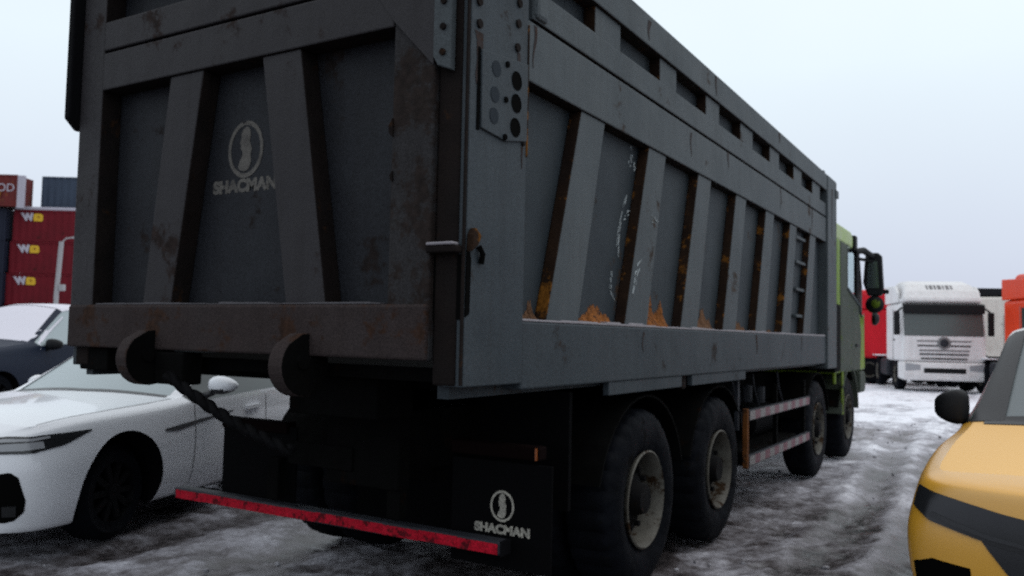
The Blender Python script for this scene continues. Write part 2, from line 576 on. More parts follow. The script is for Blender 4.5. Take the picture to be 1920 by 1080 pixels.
    e[0].color = (0.028, 0.025, 0.026, 1)
    e[1].position = 0.72
    e[1].color = (0.80, 0.81, 0.87, 1)
    for p, c in ((0.50, (0.07, 0.06, 0.062)), (0.55, (0.155, 0.145, 0.158)), (0.62, (0.36, 0.355, 0.395))):
        k = rp.color_ramp.elements.new(p)
        k.color = (*c, 1)
    l.new(s, rp.inputs['Fac'])
    l.new(rp.outputs['Color'], bs.inputs['Base Color'])
    rr = nn.new('ShaderNodeMapRange')
    rr.inputs['From Min'].default_value = 0.45
    rr.inputs['From Max'].default_value = 0.7
    rr.inputs['To Min'].default_value = 0.28
    rr.inputs['To Max'].default_value = 0.8
    l.new(s, rr.inputs['Value'])
    l.new(rr.outputs[0], bs.inputs['Roughness'])
    bp = nn.new('ShaderNodeBump')
    bp.inputs['Strength'].default_value = 0.7
    bp.inputs['Distance'].default_value = 0.04
    l.new(s, bp.inputs['Height'])
    l.new(bp.outputs['Normal'], bs.inputs['Normal'])
    me.materials.append(m)


make_ground()

# ------------------------------------------------------------------ the dump truck
T = thing('dump_truck', 'large dirty grey tipper truck with ribbed steel body and lime green cab', 'dump truck', (-1.3, 4.5, 0))
XC = -1.305


def SX(x, s):                      # s=+1 the side the photo shows, s=-1 the far side
    return x if s > 0 else 2 * XC - x


def xbox(mb, s, x0, x1, *a, mi=0):
    p, q = sorted((SX(x0, s), SX(x1, s)))
    return mb.box(p, q, *a, mi=mi)


RIB_P = [0.73 + 0.915 * k for k in range(8)]
for s in (1, -1):
    side = xbox(MB(), s, -0.14, -0.082, 0.06, 7.5, 1.24, 3.40).build('side_panel', M['panel_shade'], T)
    for nm, xo_, y0_, z0_, z1_ in (('lower_rail', 0.0, 0.492, 2.652, 2.932), ('middle_rail', -0.002, 0.545, 2.948, 3.100), ('top_rail', 0.012, 0.545, 3.248, 3.438)):
        rl_ = MB()
        a_, b_ = sorted((SX(-0.16, s), SX(xo_, s)))
        rl_.prism([(a_, z0_), (b_, z0_), (b_, z1_), (a_, z1_)], 1, y0_, 7.36, 0, [1, 0, 0, 0])     # underside coloured near black for its shade
        rl_.build(nm, [M['side_paint'], M['rust_and_shade']], side, 0.009)
    xbox(MB(), s, -0.100, -0.0815, 0.70, 7.36, 3.10, 3.25).build('upper_shade_sheet', M['panel_shade'], side)  # added dark sheet, painted shade inside the upper openings
    sill = xbox(MB(), s, -0.22, -0.003, 0.492, 7.36, 1.262, 1.566).build('sill', M['low_paint'], T, 0.010)
    # snow and slush lying along the sill
    sm = MB()
    y = 0.5
    while y < 7.3:
        w = random.uniform(0.10, 0.28)
        h = random.uniform(0.010, 0.022)
        xbox(sm, s, -0.081, -0.006, y, min(y + w * 1.03, 7.34), 1.5665, 1.5665 + h)
        y += w
    sn = sm.build('snow_ledge', M['snow_ledge'], sill, 0.006)
    sn['kind'] = 'stuff'
    # slanted stiffening ribs, rust on their flanks
    for k, y in enumerate(RIB_P[:7]):
        w0, w1 = 0.335, 0.285
        poly = [(y, 1.564), (y + w0, 1.564), (y + 0.34 + w1, 2.655), (y + 0.34, 2.655)]
        rb = MB()
        a_, b_ = sorted((SX(-0.083, s), SX(-0.012, s)))
        rb.prism(poly, 0, a_, b_, 0, [0, 1, 0, 1])
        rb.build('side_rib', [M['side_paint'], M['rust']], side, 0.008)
    ups = [(1.205, 1.535), (2.14, 2.435), (3.04, 3.35), (3.91, 4.27), (4.84, 5.18), (5.775, 6.13), (6.66, 7.06)]
    for y0, y1 in ups:
        ub = MB()
        a_, b_ = sorted((SX(-0.083, s), SX(-0.010, s)))
        ub.prism([(y0, 3.098), (y1, 3.098), (y1, 3.250), (y0, 3.250)], 0, a_, b_, 0, [0, 1, 0, 1])
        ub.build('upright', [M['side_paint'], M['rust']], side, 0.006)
    # end piece closing the upper opening at the back
    xbox(MB(), s, -0.101, -0.004, 0.547, 0.70, 3.098, 3.250).build('upright', M['side_paint'], side, 0.006)
    # front corner post
    xbox(MB(), s, -0.20, 0.022, 7.362, 7.90, 1.20, 3.435).build('front_post', M['side_paint'], T, 0.015)
    xbox(MB(), s, -0.05, 0.035, 7.80, 7.97, 3.24, 3.33).build('post_bracket', M['side_paint'], T, 0.006)
    # bolted corner plate at the back
    cp = xbox(MB(), s, -0.10, 0.004, 0.030, 0.490, 1.292, 3.438).build('corner_plate', M['low_paint'], T, 0.006)
    if s > 0:
        hp = MB().prism([(0.105, 2.345), (0.30, 2.330), (0.474, 2.365), (0.474, 2.715), (0.098, 2.672)], 0, 0.0045, 0.016).build('lamp_plate', M['low_paint'], cp, 0.004)
        MB().box(0.0042, 0.0075, 0.080, 0.099, 2.335, 2.678).build('seam', M['hole'], cp)
        for (y, z) in ((0.207, 2.619), (0.199, 2.507), (0.195, 2.416)):
            MB().cyl((0.0155, y, z), 0, 0.034, 0.003).build('lamp_disc', M['lens_disc'], hp, smooth=40)
        for (y, z) in ((0.373, 2.612), (0.373, 2.512), (0.368, 2.405)):
            MB().lathe([(0, 0.0), (0.0, 0.040), (0.0022, 0.042)], (0.0162, y, z), 0).build('lamp_hole', M['hole'], hp)
        for (y, z) in ((0.291, 2.661), (0.284, 2.506), (0.282, 2.344)):
            MB().cyl((0.0155, y, z), 0, 0.014, 0.008, 8).build('bolt', M['hole'], hp)
        for (y, z) in ((0.082, 2.865), (0.086, 2.773), (0.395, 2.876), (0.390, 2.767), (0.082, 2.965), (0.40, 2.97), (0.447, 2.507), (0.453, 2.352)):
            r_ = 0.019 if z > 2.7 else 0.010
            MB().cyl((0.003, y, z), 0, r_, 0.010, 10).build('bolt', M['rust_and_shade'], cp)
        # welded seam where plate and rail meet, run with rust
        MB().tube([(0.004, 0.489, z) for z in np.linspace(2.3, 2.90, 12)], 0.006).build('weld', M['rust'], cp)
        # upper board's rear cap
        MB().box(-0.10, 0.018, 0.548, 0.66, 2.955, 3.24).build('rail_cap', M['side_paint'], side, 0.02)
        # peeled and bent bits by the latch
        MB().prism([(0.030, 1.83), (0.075, 1.86), (0.10, 1.90), (0.055, 1.93), (0.033, 1.90)], 0, 0.003, 0.035).build('latch_tab', M['rust'], cp, 0.006)
        MB().tube([(0.012, 0.11, 1.86), (0.022, 0.125, 1.83), (0.012, 0.13, 1.79)], 0.012).build('latch_hook', M['hole'], cp)
        # pocket for the latch, open to the back
        for (y0, y1, z0, z1, x1) in ((0.026, 0.029, 1.56, 1.82, 0.0),):
            MB().box(-0.15, x1, y0, y1, z0, z1).build('latch_pocket', M['hole'], T)
        MB().prism([(0.031, 1.57), (0.060, 1.585), (0.064, 1.80), (0.050, 1.85), (0.031, 1.84)], 0, 0.0035, 0.0075).build('latch_slot', M['hole'], cp)
        MB().box(-0.155, -0.005, -0.03, 0.024, 1.825, 1.855).build('latch_lid', M['rust_and_shade'], T, 0.008)
        MB().box(-0.150, -0.02, -0.034, 0.016, 1.8555, 1.868).build('snow_ledge', M['snow_ledge'], T, 0.005)
    rp = xbox(MB(), s, -0.145, -0.030, 0.024, 0.12, 1.295, 3.438).build('rear_post', M['rust_and_shade'], T, 0.01)
    if s > 0:
        MB().box(-0.006, 0.003, 0.012, 0.029, 1.30, 3.43).build('post_edge', M['rust_and_shade'], rp, 0.003)

# dirt and rust that slid down the bays and lies on the sill
bays = [(0.50, 0.74, 'brown', 0.13), (1.08, 1.62, 'orange', 0.17), (1.98, 2.52, 'orange', 0.30), (2.91, 3.42, 'brown', 0.22), (3.82, 4.33, 'brown', 0.12), (4.73, 5.25, 'brown', 0.08)]
for y0, y1, c, h in bays:
    hb = MB()
    ny, nx = 46, 6
    pk = random.choice((0.3, 0.55, 0.8))
    vs = []
    for i in range(ny):
        t = i / (ny - 1)
        env = min(1.0, t * 7, (1 - t) * 7)
        crest = h * env * (0.18 + 0.55 * math.exp(-((t - pk) / 0.17) ** 2) + 0.3 * math.exp(-((t - (pk + 0.4) % 1.0) / 0.12) ** 2)) * random.uniform(0.7, 1.25)
        for j in range(nx):
            u = j / (nx - 1)
            x_ = -0.015 - 0.0655 * u ** 0.6
            vs.append((x_ - random.uniform(0, 0.004) * (j < nx - 1), y0 + (y1 - y0) * t, 1.5665 + crest * u ** 1.7 + random.uniform(0, 0.006) * env))
    hb.add(vs, [(i * nx + j, (i + 1) * nx + j, (i + 1) * nx + j + 1, i * nx + j + 1) for i in range(ny - 1) for j in range(nx - 1)])
    hb.build('rust_dirt', M[c + '_dirt'], T)['kind'] = 'stuff'

# rust that has run down from seams and chips
rr_ = random.Random(3)
for (x, y, z, L) in ((0.0005, 0.55, 2.92, 0.20), (0.0005, 2.7, 2.90, 0.16), (0.0005, 3.55, 2.93, 0.12), (0.0005, 5.2, 2.93, 0.2), (0.0005, 6.6, 2.93, 0.22), (0.0125, 1.9, 3.40, 0.12), (0.0125, 3.2, 3.42, 0.14),
                     (0.0125, 5.1, 3.42, 0.1), (0.0045, 0.40, 2.75, 0.30), (0.0045, 0.46, 2.6, 0.36), (0.0045, 0.085, 2.74, 0.22), (-0.0025, 1.9, 1.54, 0.12), (-0.0025, 4.4, 1.55, 0.16), (0.0225, 7.6, 3.3, 0.6), (-0.0025, 6.1, 1.55, 0.14)):
    w = rr_.uniform(0.008, 0.03)
    left, right = [], []
    n_ = 7
    for i in range(n_):
        t = i / (n_ - 1)
        ww = w * (1 - t) ** 0.7 * rr_.uniform(0.6, 1.1) + 0.002
        c_ = y + 0.012 * math.sin(5 * t + y)
        left.append((c_ - ww, z - L * t))
        right.append((c_ + ww, z - L * t))
    MB().prism(left + right[::-1], 0, x, x + 0.0012).build('rust_run', M['gate_rust'], T)

# scuffs on the second bay and rib
for pts in ([(-0.0805, 1.93, 2.55), (-0.0805, 1.87, 2.42), (-0.0805, 1.80, 2.33)], [(-0.0805, 1.80, 2.33), (-0.0805, 1.71, 2.14), (-0.0805, 1.68, 2.0), (-0.0805, 1.756, 1.868)],
            [(-0.0805, 1.78, 2.21), (-0.0805, 1.86, 2.24), (-0.0805, 1.94, 2.25)], [(-0.0805, 1.62, 1.86), (-0.0805, 1.60, 1.76), (-0.0805, 1.66, 1.70)],
            [(-0.0805, 1.88, 2.62), (-0.0805, 1.84, 2.50)],
            [(-0.010, 1.872, 1.953), (-0.010, 1.80, 1.87), (-0.010, 1.745, 1.74)], [(-0.010, 2.03, 2.225), (-0.010, 2.12, 2.204)]):
    sc_ = MB()
    rs_ = resample(pts, 9)
    for i in range(8):
        if rs_[i].z * 37 % 1 < 0.2:
            continue
        for q in range(2):
            d_ = Vector((0, random.uniform(-0.014, 0.014), random.uniform(-0.02, 0.02)))
            sc_.tube([rs_[i] + d_, (rs_[i] + rs_[i + 1]) / 2 + d_ * 1.3, rs_[i + 1] + d_], random.uniform(0.0012, 0.0042), 5)
    sc_.build('scuff', M['scuff'], T)['kind'] = 'stuff'

# floor, front wall of the body
MB().box(2 * XC + 0.14, -0.14, 0.15, 7.5, 1.30, 1.36).build('body_floor', M['grime_and_shade'], T)
MB().box(2 * XC + 0.05, -0.05, 7.5, 7.58, 1.24, 3.52).build('body_front_wall', M['side_paint'], T, 0.01)
for i in range(9):
    y = 0.6 + i * 0.8
    MB().box(-2.3, -0.3, y, y + 0.09, 1.235, 1.30).build('floor_bearer', M['grime_and_shade'], T)
# rungs of the body's access ladder, in the seventh bay
for z in (1.75, 2.02, 2.30, 2.55):
    MB().box(-0.081, -0.03, 6.0, 6.42, z, z + 0.03).build('ladder_rung', M['side_paint'], T, 0.006)

# --- tailgate
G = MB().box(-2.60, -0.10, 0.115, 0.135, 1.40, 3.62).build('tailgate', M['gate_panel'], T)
GP = M['gate_paint']
MB().prism([(-2.612, -0.002), (-2.408, -0.002), (-2.408, 0.118), (-2.612, 0.118)], 2, 1.392, 3.62, 0, [0, 1, 0, 0]).build('gate_post', [GP, M['rust_and_shade']], G, 0.008)  # inner flank painted dark for the shade of the recess
MB().box(-0.366, -0.150, -0.002, 0.118, 1.392, 3.62, 0).build('gate_post', [M['gate_flaking']], G, 0.010)
MB().prism([(-0.006, 2.795), (0.118, 2.795), (0.118, 3.002), (-0.006, 3.002)], 0, -2.4075, -0.3665, 0, [1, 0, 0, 0]).build('crossbeam', [GP, M['rust_and_shade']], G, 0.008)  # shade under the beam painted on its lower face
MB().box(-2.4075, -0.3665, -0.006, 0.118, 3.016, 3.176).build('crossbeam', GP, G, 0.008)
MB().box(-2.4075, -0.3665, -0.006, 0.118, 3.40, 3.62).build('crossbeam', GP, G, 0.008)
beam = MB().prism([(-0.016, 1.394), (-0.016, 1.608), (-0.008, 1.622), (0.118, 1.622), (0.118, 1.394)], 0, -2.605, -0.152).build('lower_beam', M['gate_rust'], G, 0.010)
for poly in ([(-1.989, 1.6225), (-1.764, 1.6225), (-1.587, 2.795), (-1.842, 2.795)], [(-0.961, 1.6225), (-0.717, 1.6225), (-0.922, 2.795), (-1.172, 2.795)]):
    MB().prism(poly, 1, 0.006, 0.116, 0, [0, 1, 0, 1]).build('gate_rib', [GP, M['rust_and_shade']], G, 0.008)  # rib flanks darkened, recess shade in the colour
# snow on the ledge of the lower beam
sm = MB()
x = -2.38
while x < -0.42:
    w = random.uniform(0.06, 0.2)
    y0 = random.uniform(-0.006, 0.0)
    sm.box(x, min(x + w * 1.04, -0.40), y0, 0.09, 1.6225, 1.6225 + random.uniform(0.004, 0.011))
    x += w
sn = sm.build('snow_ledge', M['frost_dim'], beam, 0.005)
sn['kind'] = 'stuff'
# gusset plate in the upper right corner, and the ragged edge of peeling paint along the right post
MB().prism([(-0.46, 2.945), (-0.362, 2.815), (-0.18, 2.628), (-0.151, 2.60), (-0.151, 3.0), (-0.46, 3.0)], 1, -0.012, -0.0065).build('gusset_plate', GP, G)
for (x, z, s_) in ((-0.378, 2.37, 0.045), (-0.364, 2.16, 0.026)):
    MB().prism([(x, z), (x + s_ * 0.5, z + s_ * 0.7), (x + s_ * 0.55, z - s_ * 1.1), (x + s_ * 0.1, z - s_ * 0.7)], 1, -0.012, -0.003).build('bent_flake', M['rust_and_shade'], G)
# hinge strap with rivets at the top right, hinge plate on the far edge
hs = MB().prism([(-0.149, 2.63), (-0.125, 2.59), (-0.062, 2.565), (-0.062, 3.60), (-0.149, 3.60)], 1, -0.020, 0.020).build('hinge_strap', M['side_paint'], G, 0.006)
for z in (2.639, 2.744, 2.850, 2.955, 3.06):
    MB().cyl((-0.097, -0.030, z), 1, 0.014, 0.010, 10).build('bolt', M['rust_and_shade'], hs)
MB().prism([(-0.06, 2.66), (0.0, 2.60), (0.10, 2.60), (0.10, 3.62), (-0.06, 3.62)], 0, -2.668, -2.616).build('hinge_plate', M['black'], G, 0.01)
# heavy lugs under the lower beam
for x0, sc in ((-1.925, 1.0), (-0.865, 1.0)):
    pr = [(-0.012, 1.495), (-0.06, 1.49)] + [(-0.035 + 0.135 * math.cos(R(d)) * 1.05, 1.352 + 0.135 * math.sin(R(d))) for d in range(135, 361, 15)] + [(0.106, 1.39), (-0.012, 1.39)]
    lug = MB().prism(pr, 0, x0, x0 + 0.085, 1, 0).build('hinge_lug', [M['gate_rust'], M['grime_and_shade']], G, 0.008)  # side faces near black, their shade put into the colour
    MB().cyl((x0 + 0.083, -0.055, 1.37), 0, 0.035, 0.012, 14).build('lug_pin', M['grime_and_shade'], lug, smooth=40)
MB().box(-1.835, -1.62, -0.02, 0.10, 1.225, 1.385).build('latch_box', M['grime_and_shade'], G, 0.01)
MB().box(-2.55, -2.30, 0.03, 0.35, 1.27, 1.39).build('body_bracket', M['grime_and_shade'], T, 0.01)


# --- emblem: ring, bust and lettering
def emblem(mat, parent, cx, z, y, rx, rz, tsize, tz, squeeze, slant=0.0):
    ring = MB()
    n = 64
    for i in range(n):
        if 27 <= i <= 29 and False:
            continue
        a0, a1 = 2 * math.pi * i / n, 2 * math.pi * (i + 1) / n
        ro, ri = 1.0, 0.84
        vs = []
        for yy in (y, y - 0.002):
            vs += [(cx + rx * ri * math.cos(a0), yy, z + rz * ri * math.sin(a0)), (cx + rx * ro * math.cos(a0), yy, z + rz * ro * math.sin(a0)),
                   (cx + rx * ro * math.cos(a1), yy, z + rz * ro * math.sin(a1)), (cx + rx * ri * math.cos(a1), yy, z + rz * ri * math.sin(a1))]
        ring.add(vs, [(0, 1, 2, 3), (7, 6, 5, 4), (1, 5, 6, 2), (3, 7, 4, 0)])
    ring.build('emblem_ring', mat, parent)
    bust = [(0.02, 0.80), (-0.16, 0.72), (-0.27, 0.55), (-0.24, 0.42), (-0.33, 0.24), (-0.27, 0.16), (-0.28, 0.02), (-0.17, -0.06), (-0.17, -0.22), (-0.30, -0.36), (-0.40, -0.62),
            (-0.28, -0.72), (0.0, -0.78), (0.2, -0.70), (0.34, -0.45), (0.30, -0.22), (0.36, 0.0), (0.30, 0.14), (0.22, 0.26), (0.27, 0.45), (0.24, 0.64), (0.14, 0.76)]
    MB().prism([(cx + rx * u, z + rz * v) for u, v in bust], 1, y - 0.002, y).build('emblem_bust', mat, parent)
    mt = Matrix.Translation((cx, y, tz)) @ Matrix.Rotation(slant, 4, 'Y') @ Matrix.Rotation(R(90), 4, 'X')
    text_mesh('lettering', 'SHACMAN', tsize, mat, parent, mt, 0.006 * tsize / 0.1, 0.001, squeeze)


emblem(M['print'], G, -1.385, 2.395, 0.1145, 0.124, 0.143, 0.084, 2.212, 1.12)

# --- chassis and running gear
for x in (-1.77, -0.93):
    MB().box(x, x + 0.09, 1.75 if x < -1.3 else 0.62, 10.0, 0.78, 1.10).build('frame_rail', M['grime_and_shade'], T, 0.008)
for y in (2.0, 2.8, 4.3, 5.6, 7.0, 8.6):
    MB().box(-1.675, -0.935, y, y + 0.12, 0.84, 1.08).build('crossmember', M['grime_and_shade'], T)
MB().box(-1.24, -0.76, 0.60, 0.70, 0.72, 1.16).build('rear_crossmember', M['grime_and_shade'], T, 0.01)
MB().box(-1.22, -0.66, 0.30, 0.58, 1.10, 1.29).build('tipping_hinge', M['grime_and_shade'], T, 0.01)
MB().box(-1.6, -1.0, 4.6, 6.6, 0.66, 1.14).build('hoist_box', M['grime_and_shade'], T, 0.02)
MB().box(-1.62, -0.98, 1.2, 4.0, 0.66, 0.84).build('suspension_cradle', M['grime_and_shade'], T, 0.02)

AX = [2.10, 3.56, 7.20, 9.12]
WR = 0.535


def tyre_prof(w, r, ri):
    return [(0.02, ri), (0.0, ri + 0.05), (-0.012, (r + ri) / 2), (0.004, r - 0.055), (0.028, r - 0.012), (0.05, r), (w / 2, r + 0.004), (w - 0.05, r), (w - 0.028, r - 0.012), (w - 0.004, r - 0.055), (w + 0.012, (r + ri) / 2), (w, ri + 0.05), (w - 0.02, ri)]


def lug_mod(k, i):
    return -0.016 if (k in (4, 5, 6, 7, 8) and i % 4 == 0) else 0.0


def truck_wheel(y, s, rear):
    hub = MB()
    xo = -0.055
    w = 0.30
    sg = s
    c = (SX(xo, s), y, WR)
    if rear:
        hub.lathe([(-0.07 * sg, 0.0), (-0.07 * sg, 0.13), (-0.10 * sg, 0.16), (-0.125 * sg, 0.22), (-0.13 * sg, 0.252)], c, 0, 32)
        hub.lathe([(0.0, 0.0), (0.0, 0.085), (-0.08 * sg, 0.11)], c, 0, 20)
    else:
        hub.lathe([(0.02 * sg, 0.0), (0.02 * sg, 0.07), (-0.05 * sg, 0.11), (-0.05 * sg, 0.16), (-0.11 * sg, 0.245)], c, 0, 32)
    for k in range(10):
        t = 2 * math.pi * k / 10
        o = -0.09 * sg if rear else -0.05 * sg
        hub.cyl((c[0] + o - (0.0 if sg > 0 else 0.03), c[1] + 0.17 * math.cos(t), c[2] + 0.17 * math.sin(t)), 0, 0.018, 0.03, 8)
    wh = hub.build('wheel', M['hub'], T, smooth=40)
    d = -sg
    rp_ = [(0.012, 0.285), (-0.004, 0.292), (-0.010, 0.282), (0.010, 0.268), (0.055, 0.262), (0.13, 0.250)]
    MB().lathe([(d * a, b) for a, b in rp_], c, 0, 48).build('rim', M['rim'], wh, smooth=50)
    MB().lathe([(d * a, b) for a, b in tyre_prof(w, WR, 0.285)], c, 0, 112, mod=lug_mod).build('tyre', M['rubber'], wh, smooth=35)
    if rear:
        c2 = (SX(xo - 0.34, s), y, WR)
        MB().lathe([(d * a, b) for a, b in tyre_prof(w, WR, 0.285)], c2, 0, 112, mod=lug_mod).build('inner_tyre', M['rubber'], wh, smooth=35)
        MB().lathe([(0, 0.0), (0, 0.30)], (c2[0] + d * 0.12, y, WR), 0, 32).build('inner_disc', M['hub'], wh)


for k, y in enumerate(AX):
    for s in (1, -1):
        truck_wheel(y, s, k < 2)
    MB().cyl((-2.3, y, WR), 0, 0.11, 2.0, 16).build('axle', M['grime_and_shade'], T, smooth=40)
    if k < 2:
        MB().lathe([(-0.28, 0.0), (-0.24, 0.2), (0, 0.29), (0.24, 0.2), (0.28, 0.0)], (XC, y, WR), 0, 24).build('differential', M['grime_and_shade'], T, smooth=40)
# mudguards over the rear pair and the steer wheels
for s in (1, -1):
    for y in AX:
        mg = MB()
        n = 14
        vs, fs = [], []
        for i in range(n + 1):
            t = R(15) + R(150) * i / n
            for rr in (0.66, 0.675):
                for xx in (-0.06, -0.70 if y < 5 else -0.42):
                    vs.append((SX(xx, s), y + rr * math.cos(t), WR + rr * math.sin(t) * 0.93))
        for i in range(n):
            b = i * 4
            fs += [(b, b + 1, b + 5, b + 4), (b + 2, b + 6, b + 7, b + 3), (b, b + 4, b + 6, b + 2), (b + 1, b + 3, b + 7, b + 5)]
        fs += [(0, 2, 3, 1), (n * 4, n * 4 + 1, n * 4 + 3, n * 4 + 2)]
        mg.add(vs, fs)
        mg.build('mudguard', M['grime_and_shade'], T)
    # skirt plate hung under the sill above the rear wheels, notched for a pin
    for y0, y1 in ((1.45, 2.60), (2.80, 4.10)):
        xbox(MB(), s, -0.05, -0.012, y0, y1, 1.190, 1.263).build('skirt_plate', M['low_paint'], T, 0.005)
    xbox(MB(), s, -0.07, -0.03, 2.66, 2.74, 1.17, 1.30).build('skirt_pin', M['rust_and_shade'], T, 0.015)
    xbox(MB(), s, -0.09, -0.06, 4.06, 4.09, 0.78, 1.22).build('skirt_stay', M['bar_grey'], T)
    if s > 0:
        xbox(MB(), s, -0.62, -0.08, 1.12, 1.15, 0.62, 1.22).build('rear_splash_plate', M['flap'], T)

# under-run bar with red tape, mudflaps, lamps
bar = MB().box(-2.45, -0.15, 0.60, 0.68, 0.495, 0.560).build('underrun_bar', M['bar_grey'], T, 0.012)
x = -2.43
for i in range(10):
    w = 2.26 / 10
    z0 = 0.502 + random.uniform(-0.003, 0.003)
    MB().box(x + 0.0012, x + w - 0.0012, 0.5965, 0.5995, z0, z0 + 0.048).build('reflective_tape', M['red_tape'], bar)
    x += w
MB().box(-0.160, -0.148, 0.598, 0.683, 0.490, 0.564).build('bar_end_cap', M['black'], bar, 0.01)
for x in (-1.70, -0.85):
    MB().box(x, x + 0.08, 0.63, 0.69, 0.576, 0.80).build('bar_bracket', M['grime_and_shade'], T)
for s in (1, -1):
    p, q = (-0.53, 0.03) if s > 0 else (-2.20, -1.60)
    fl_ = MB().box(p, q, 0.74, 0.755, 0.40 if s > 0 else 0.53, 0.90 if s > 0 else 0.96).build('mudflap', M['flap'], T, 0.004)
    cxm = (-0.235) if s > 0 else SX(-0.235, s)
    if s > 0:
        emblem(M['flap_print'], fl_, cxm, 0.690, 0.7385, 0.066, 0.074, 0.056, 0.578, 1.15)
    lp = MB().box(p + 0.0, q - 0.06, 0.72, 0.80, 0.92, 0.985).build('tail_lamp', M['red_lens'], T, 0.01)
    xe = q - 0.078
    if s > 0:
        MB().box(xe, xe + 0.010, 0.712, 0.7195, 0.925, 0.98).build('amber_lens', M['amber'], lp)
MB().box(-1.50, -1.05, 0.585, 0.598, 0.79, 0.91).build('number_plate_bracket', M['grime_and_shade'], T, 0.005)

MB().box(-1.56, -0.54, 1.22, 1.24, 0.34, 0.92).build('dark_blocker', M['flap'], T)  # added dark sheet, hides the bright snow seen under the truck
# twisted safety cable slung from the far lug to the chassis
ch = MB()
p0, p1 = Vector((-1.72, -0.03, 1.275)), Vector((-0.98, 0.10, 0.95))
dv = (p1 - p0).normalized()
ua = dv.cross(Vector((0, 0, 1))).normalized()
ub_ = dv.cross(ua)
for ph in (0, math.pi):
    pts = []
    for i in range(41):
        t = i / 40
        p = p0.lerp(p1, t)
        p.z -= 0.03 * math.sin(math.pi * t)
        a = ph + t * 30
        pts.append(p + ua * 0.012 * math.cos(a) + ub_ * 0.012 * math.sin(a))
    ch.tube(pts, 0.020, 8)
ch.build('safety_cable', M['chain'], T, smooth=True)

# side guard with red and white tape
for s in (1, -1):
    sg_ = MB()
    xbox(sg_, s, -0.055, -0.015, 4.17, 4.22, 0.46, 0.945)
    sg = sg_.build('side_guard_post', M['orange_post'], T, 0.005)
    for z0 in (0.475, 0.845):
        rl = xbox(MB(), s, -0.05, -0.012, 4.222, 6.55, z0, z0 + 0.088).build('side_guard_rail', M['bar_grey'], T, 0.006)
        y = 4.23
        k = 0
        while y < 6.5:
            w = 0.16
            xbox(MB(), s, -0.0115, -0.0085, y, min(y + w, 6.53), z0 + 0.008, z0 + 0.080).build('reflective_tape', M['white_tape'] if k % 2 == 0 else M['pale_red_tape'], rl)
            y += w + 0.003
            k += 1
    for y in (5.3, 6.48):
        xbox(MB(), s, -0.09, -0.055, y, y + 0.05, 0.46, 1.1).build('side_guard_stay', M['grime_and_shade'], T)
    # air tanks and hoses behind it
    for y0, y1, z, r in ((4.35, 5.15, 0.72, 0.16), (5.3, 6.3, 0.72, 0.16)):
        MB().lathe([(0, 0.0), (0.02, r * 0.7), (0.07, r), (y1 - y0 - 0.07, r), (y1 - y0 - 0.02, r * 0.7), (y1 - y0, 0)], (SX(-0.42, s), y0, z), 1, 20).build('air_tank', M['black'], T, smooth=40)
    xbox(MB(), s, -1.0, -0.10, 4.45, 6.3, 0.44, 0.56).build('tank_tray', M['grime_and_shade'], T, 0.01)
    xbox(MB(), s, -0.62, -0.56, 4.3, 6.5, 0.56, 1.15).build('tank_backplate', M['grime_and_shade'], T)
    for y, z in ((4.75, 1.02), (5.15, 1.03), (5.6, 1.0)):
        MB().cyl((SX(-0.30, s), y, z - 0.1), 2, 0.06, 0.16, 12).build('valve', M['bar_grey'], T, 0.01)
    for y in (4.35, 5.0, 5.9):
        pts = [(SX(-0.2, s), y + 0.3 * t, 1.2 - 0.35 * t ** 0.6) for t in np.linspace(0, 1, 7)]
        MB().tube(pts, 0.012, 6).build('air_hose', M['bar_grey'], T)

# --- cab
cab_prof = [(8.14, 1.12), (8.14, 2.86), (8.30, 3.02), (9.45, 3.02), (9.75, 2.90), (10.05, 2.62), (10.36, 1.92), (10.40, 1.12)]
XL, XR = -2.50, -0.03
cab = MB().prism([(8.14, 1.12), (8.14, 1.95), (10.36, 1.92), (10.40, 1.12)], 0, XL, XR).build('cab', M['lime'], T, 0.03)
MB().prism([(8.14, 2.80), (8.14, 2.86), (8.30, 3.02), (9.45, 3.02), (9.75, 2.90), (9.80, 2.80)], 0, XL + 0.03, XR - 0.03).build('cab_roof', M['lime_roof'], cab, 0.05)
MB().box(XL, XR, 8.14, 8.20, 1.955, 2.80).build('cab_rear_wall', M['lime'], cab, 0.01)
MB().box(-0.075, XR, 8.202, 8.43, 1.955, 2.80).build('cab_pillar', M['lime'], cab, 0.02)
MB().box(XL, XL + 0.045, 8.202, 8.43, 1.955, 2.80).build('cab_pillar', M['lime'], cab, 0.02)
for x0, x1 in ((-0.072, XR - 0.004), (XL + 0.004, XL + 0.046)):
    dr = MB().prism([(8.44, 1.13), (8.44, 2.79), (8.93, 2.79), (8.93, 2.20), (9.85, 2.02), (10.05, 1.60), (9.95, 1.13)], 0, x0, x1 + 0.008).build('door', M['cab_dust'], cab, 0.01)
    MB().box(x0 - 0.004, x1 + 0.010, 8.925, 8.965, 2.18, 2.79).build('window_frame', M['plastic'], dr)
    MB().box(x0 + 0.012, x0 + 0.018, 8.966, 9.70, 2.10, 2.79).build('window', M['clear'], dr)
    MB().prism([(9.70, 2.05), (9.70, 2.80), (9.86, 2.80), (10.12, 2.30), (10.12, 1.93)], 0, x0 - 0.002, x1 + 0.012).build('front_pillar', M['plastic'], cab, 0.01)
    MB().prism([(8.94, 2.195), (8.94, 2.225), (9.84, 2.055), (10.06, 1.90), (10.06, 1.86), (9.85, 2.02)], 0, x0, x1 + 0.022).build('belt_trim', M['side_paint'], dr)
    MB().box(x0, x1 + 0.03, 9.55, 9.72, 1.45, 1.49).build('handle', M['plastic'], dr, 0.008)
MB().prism([(9.70, 2.81), (9.73, 2.82), (10.05, 2.61), (10.36, 1.93), (10.345, 1.93), (10.03, 2.60)], 0, XL + 0.02, XR - 0.05).build('windshield', M['clear'], cab)
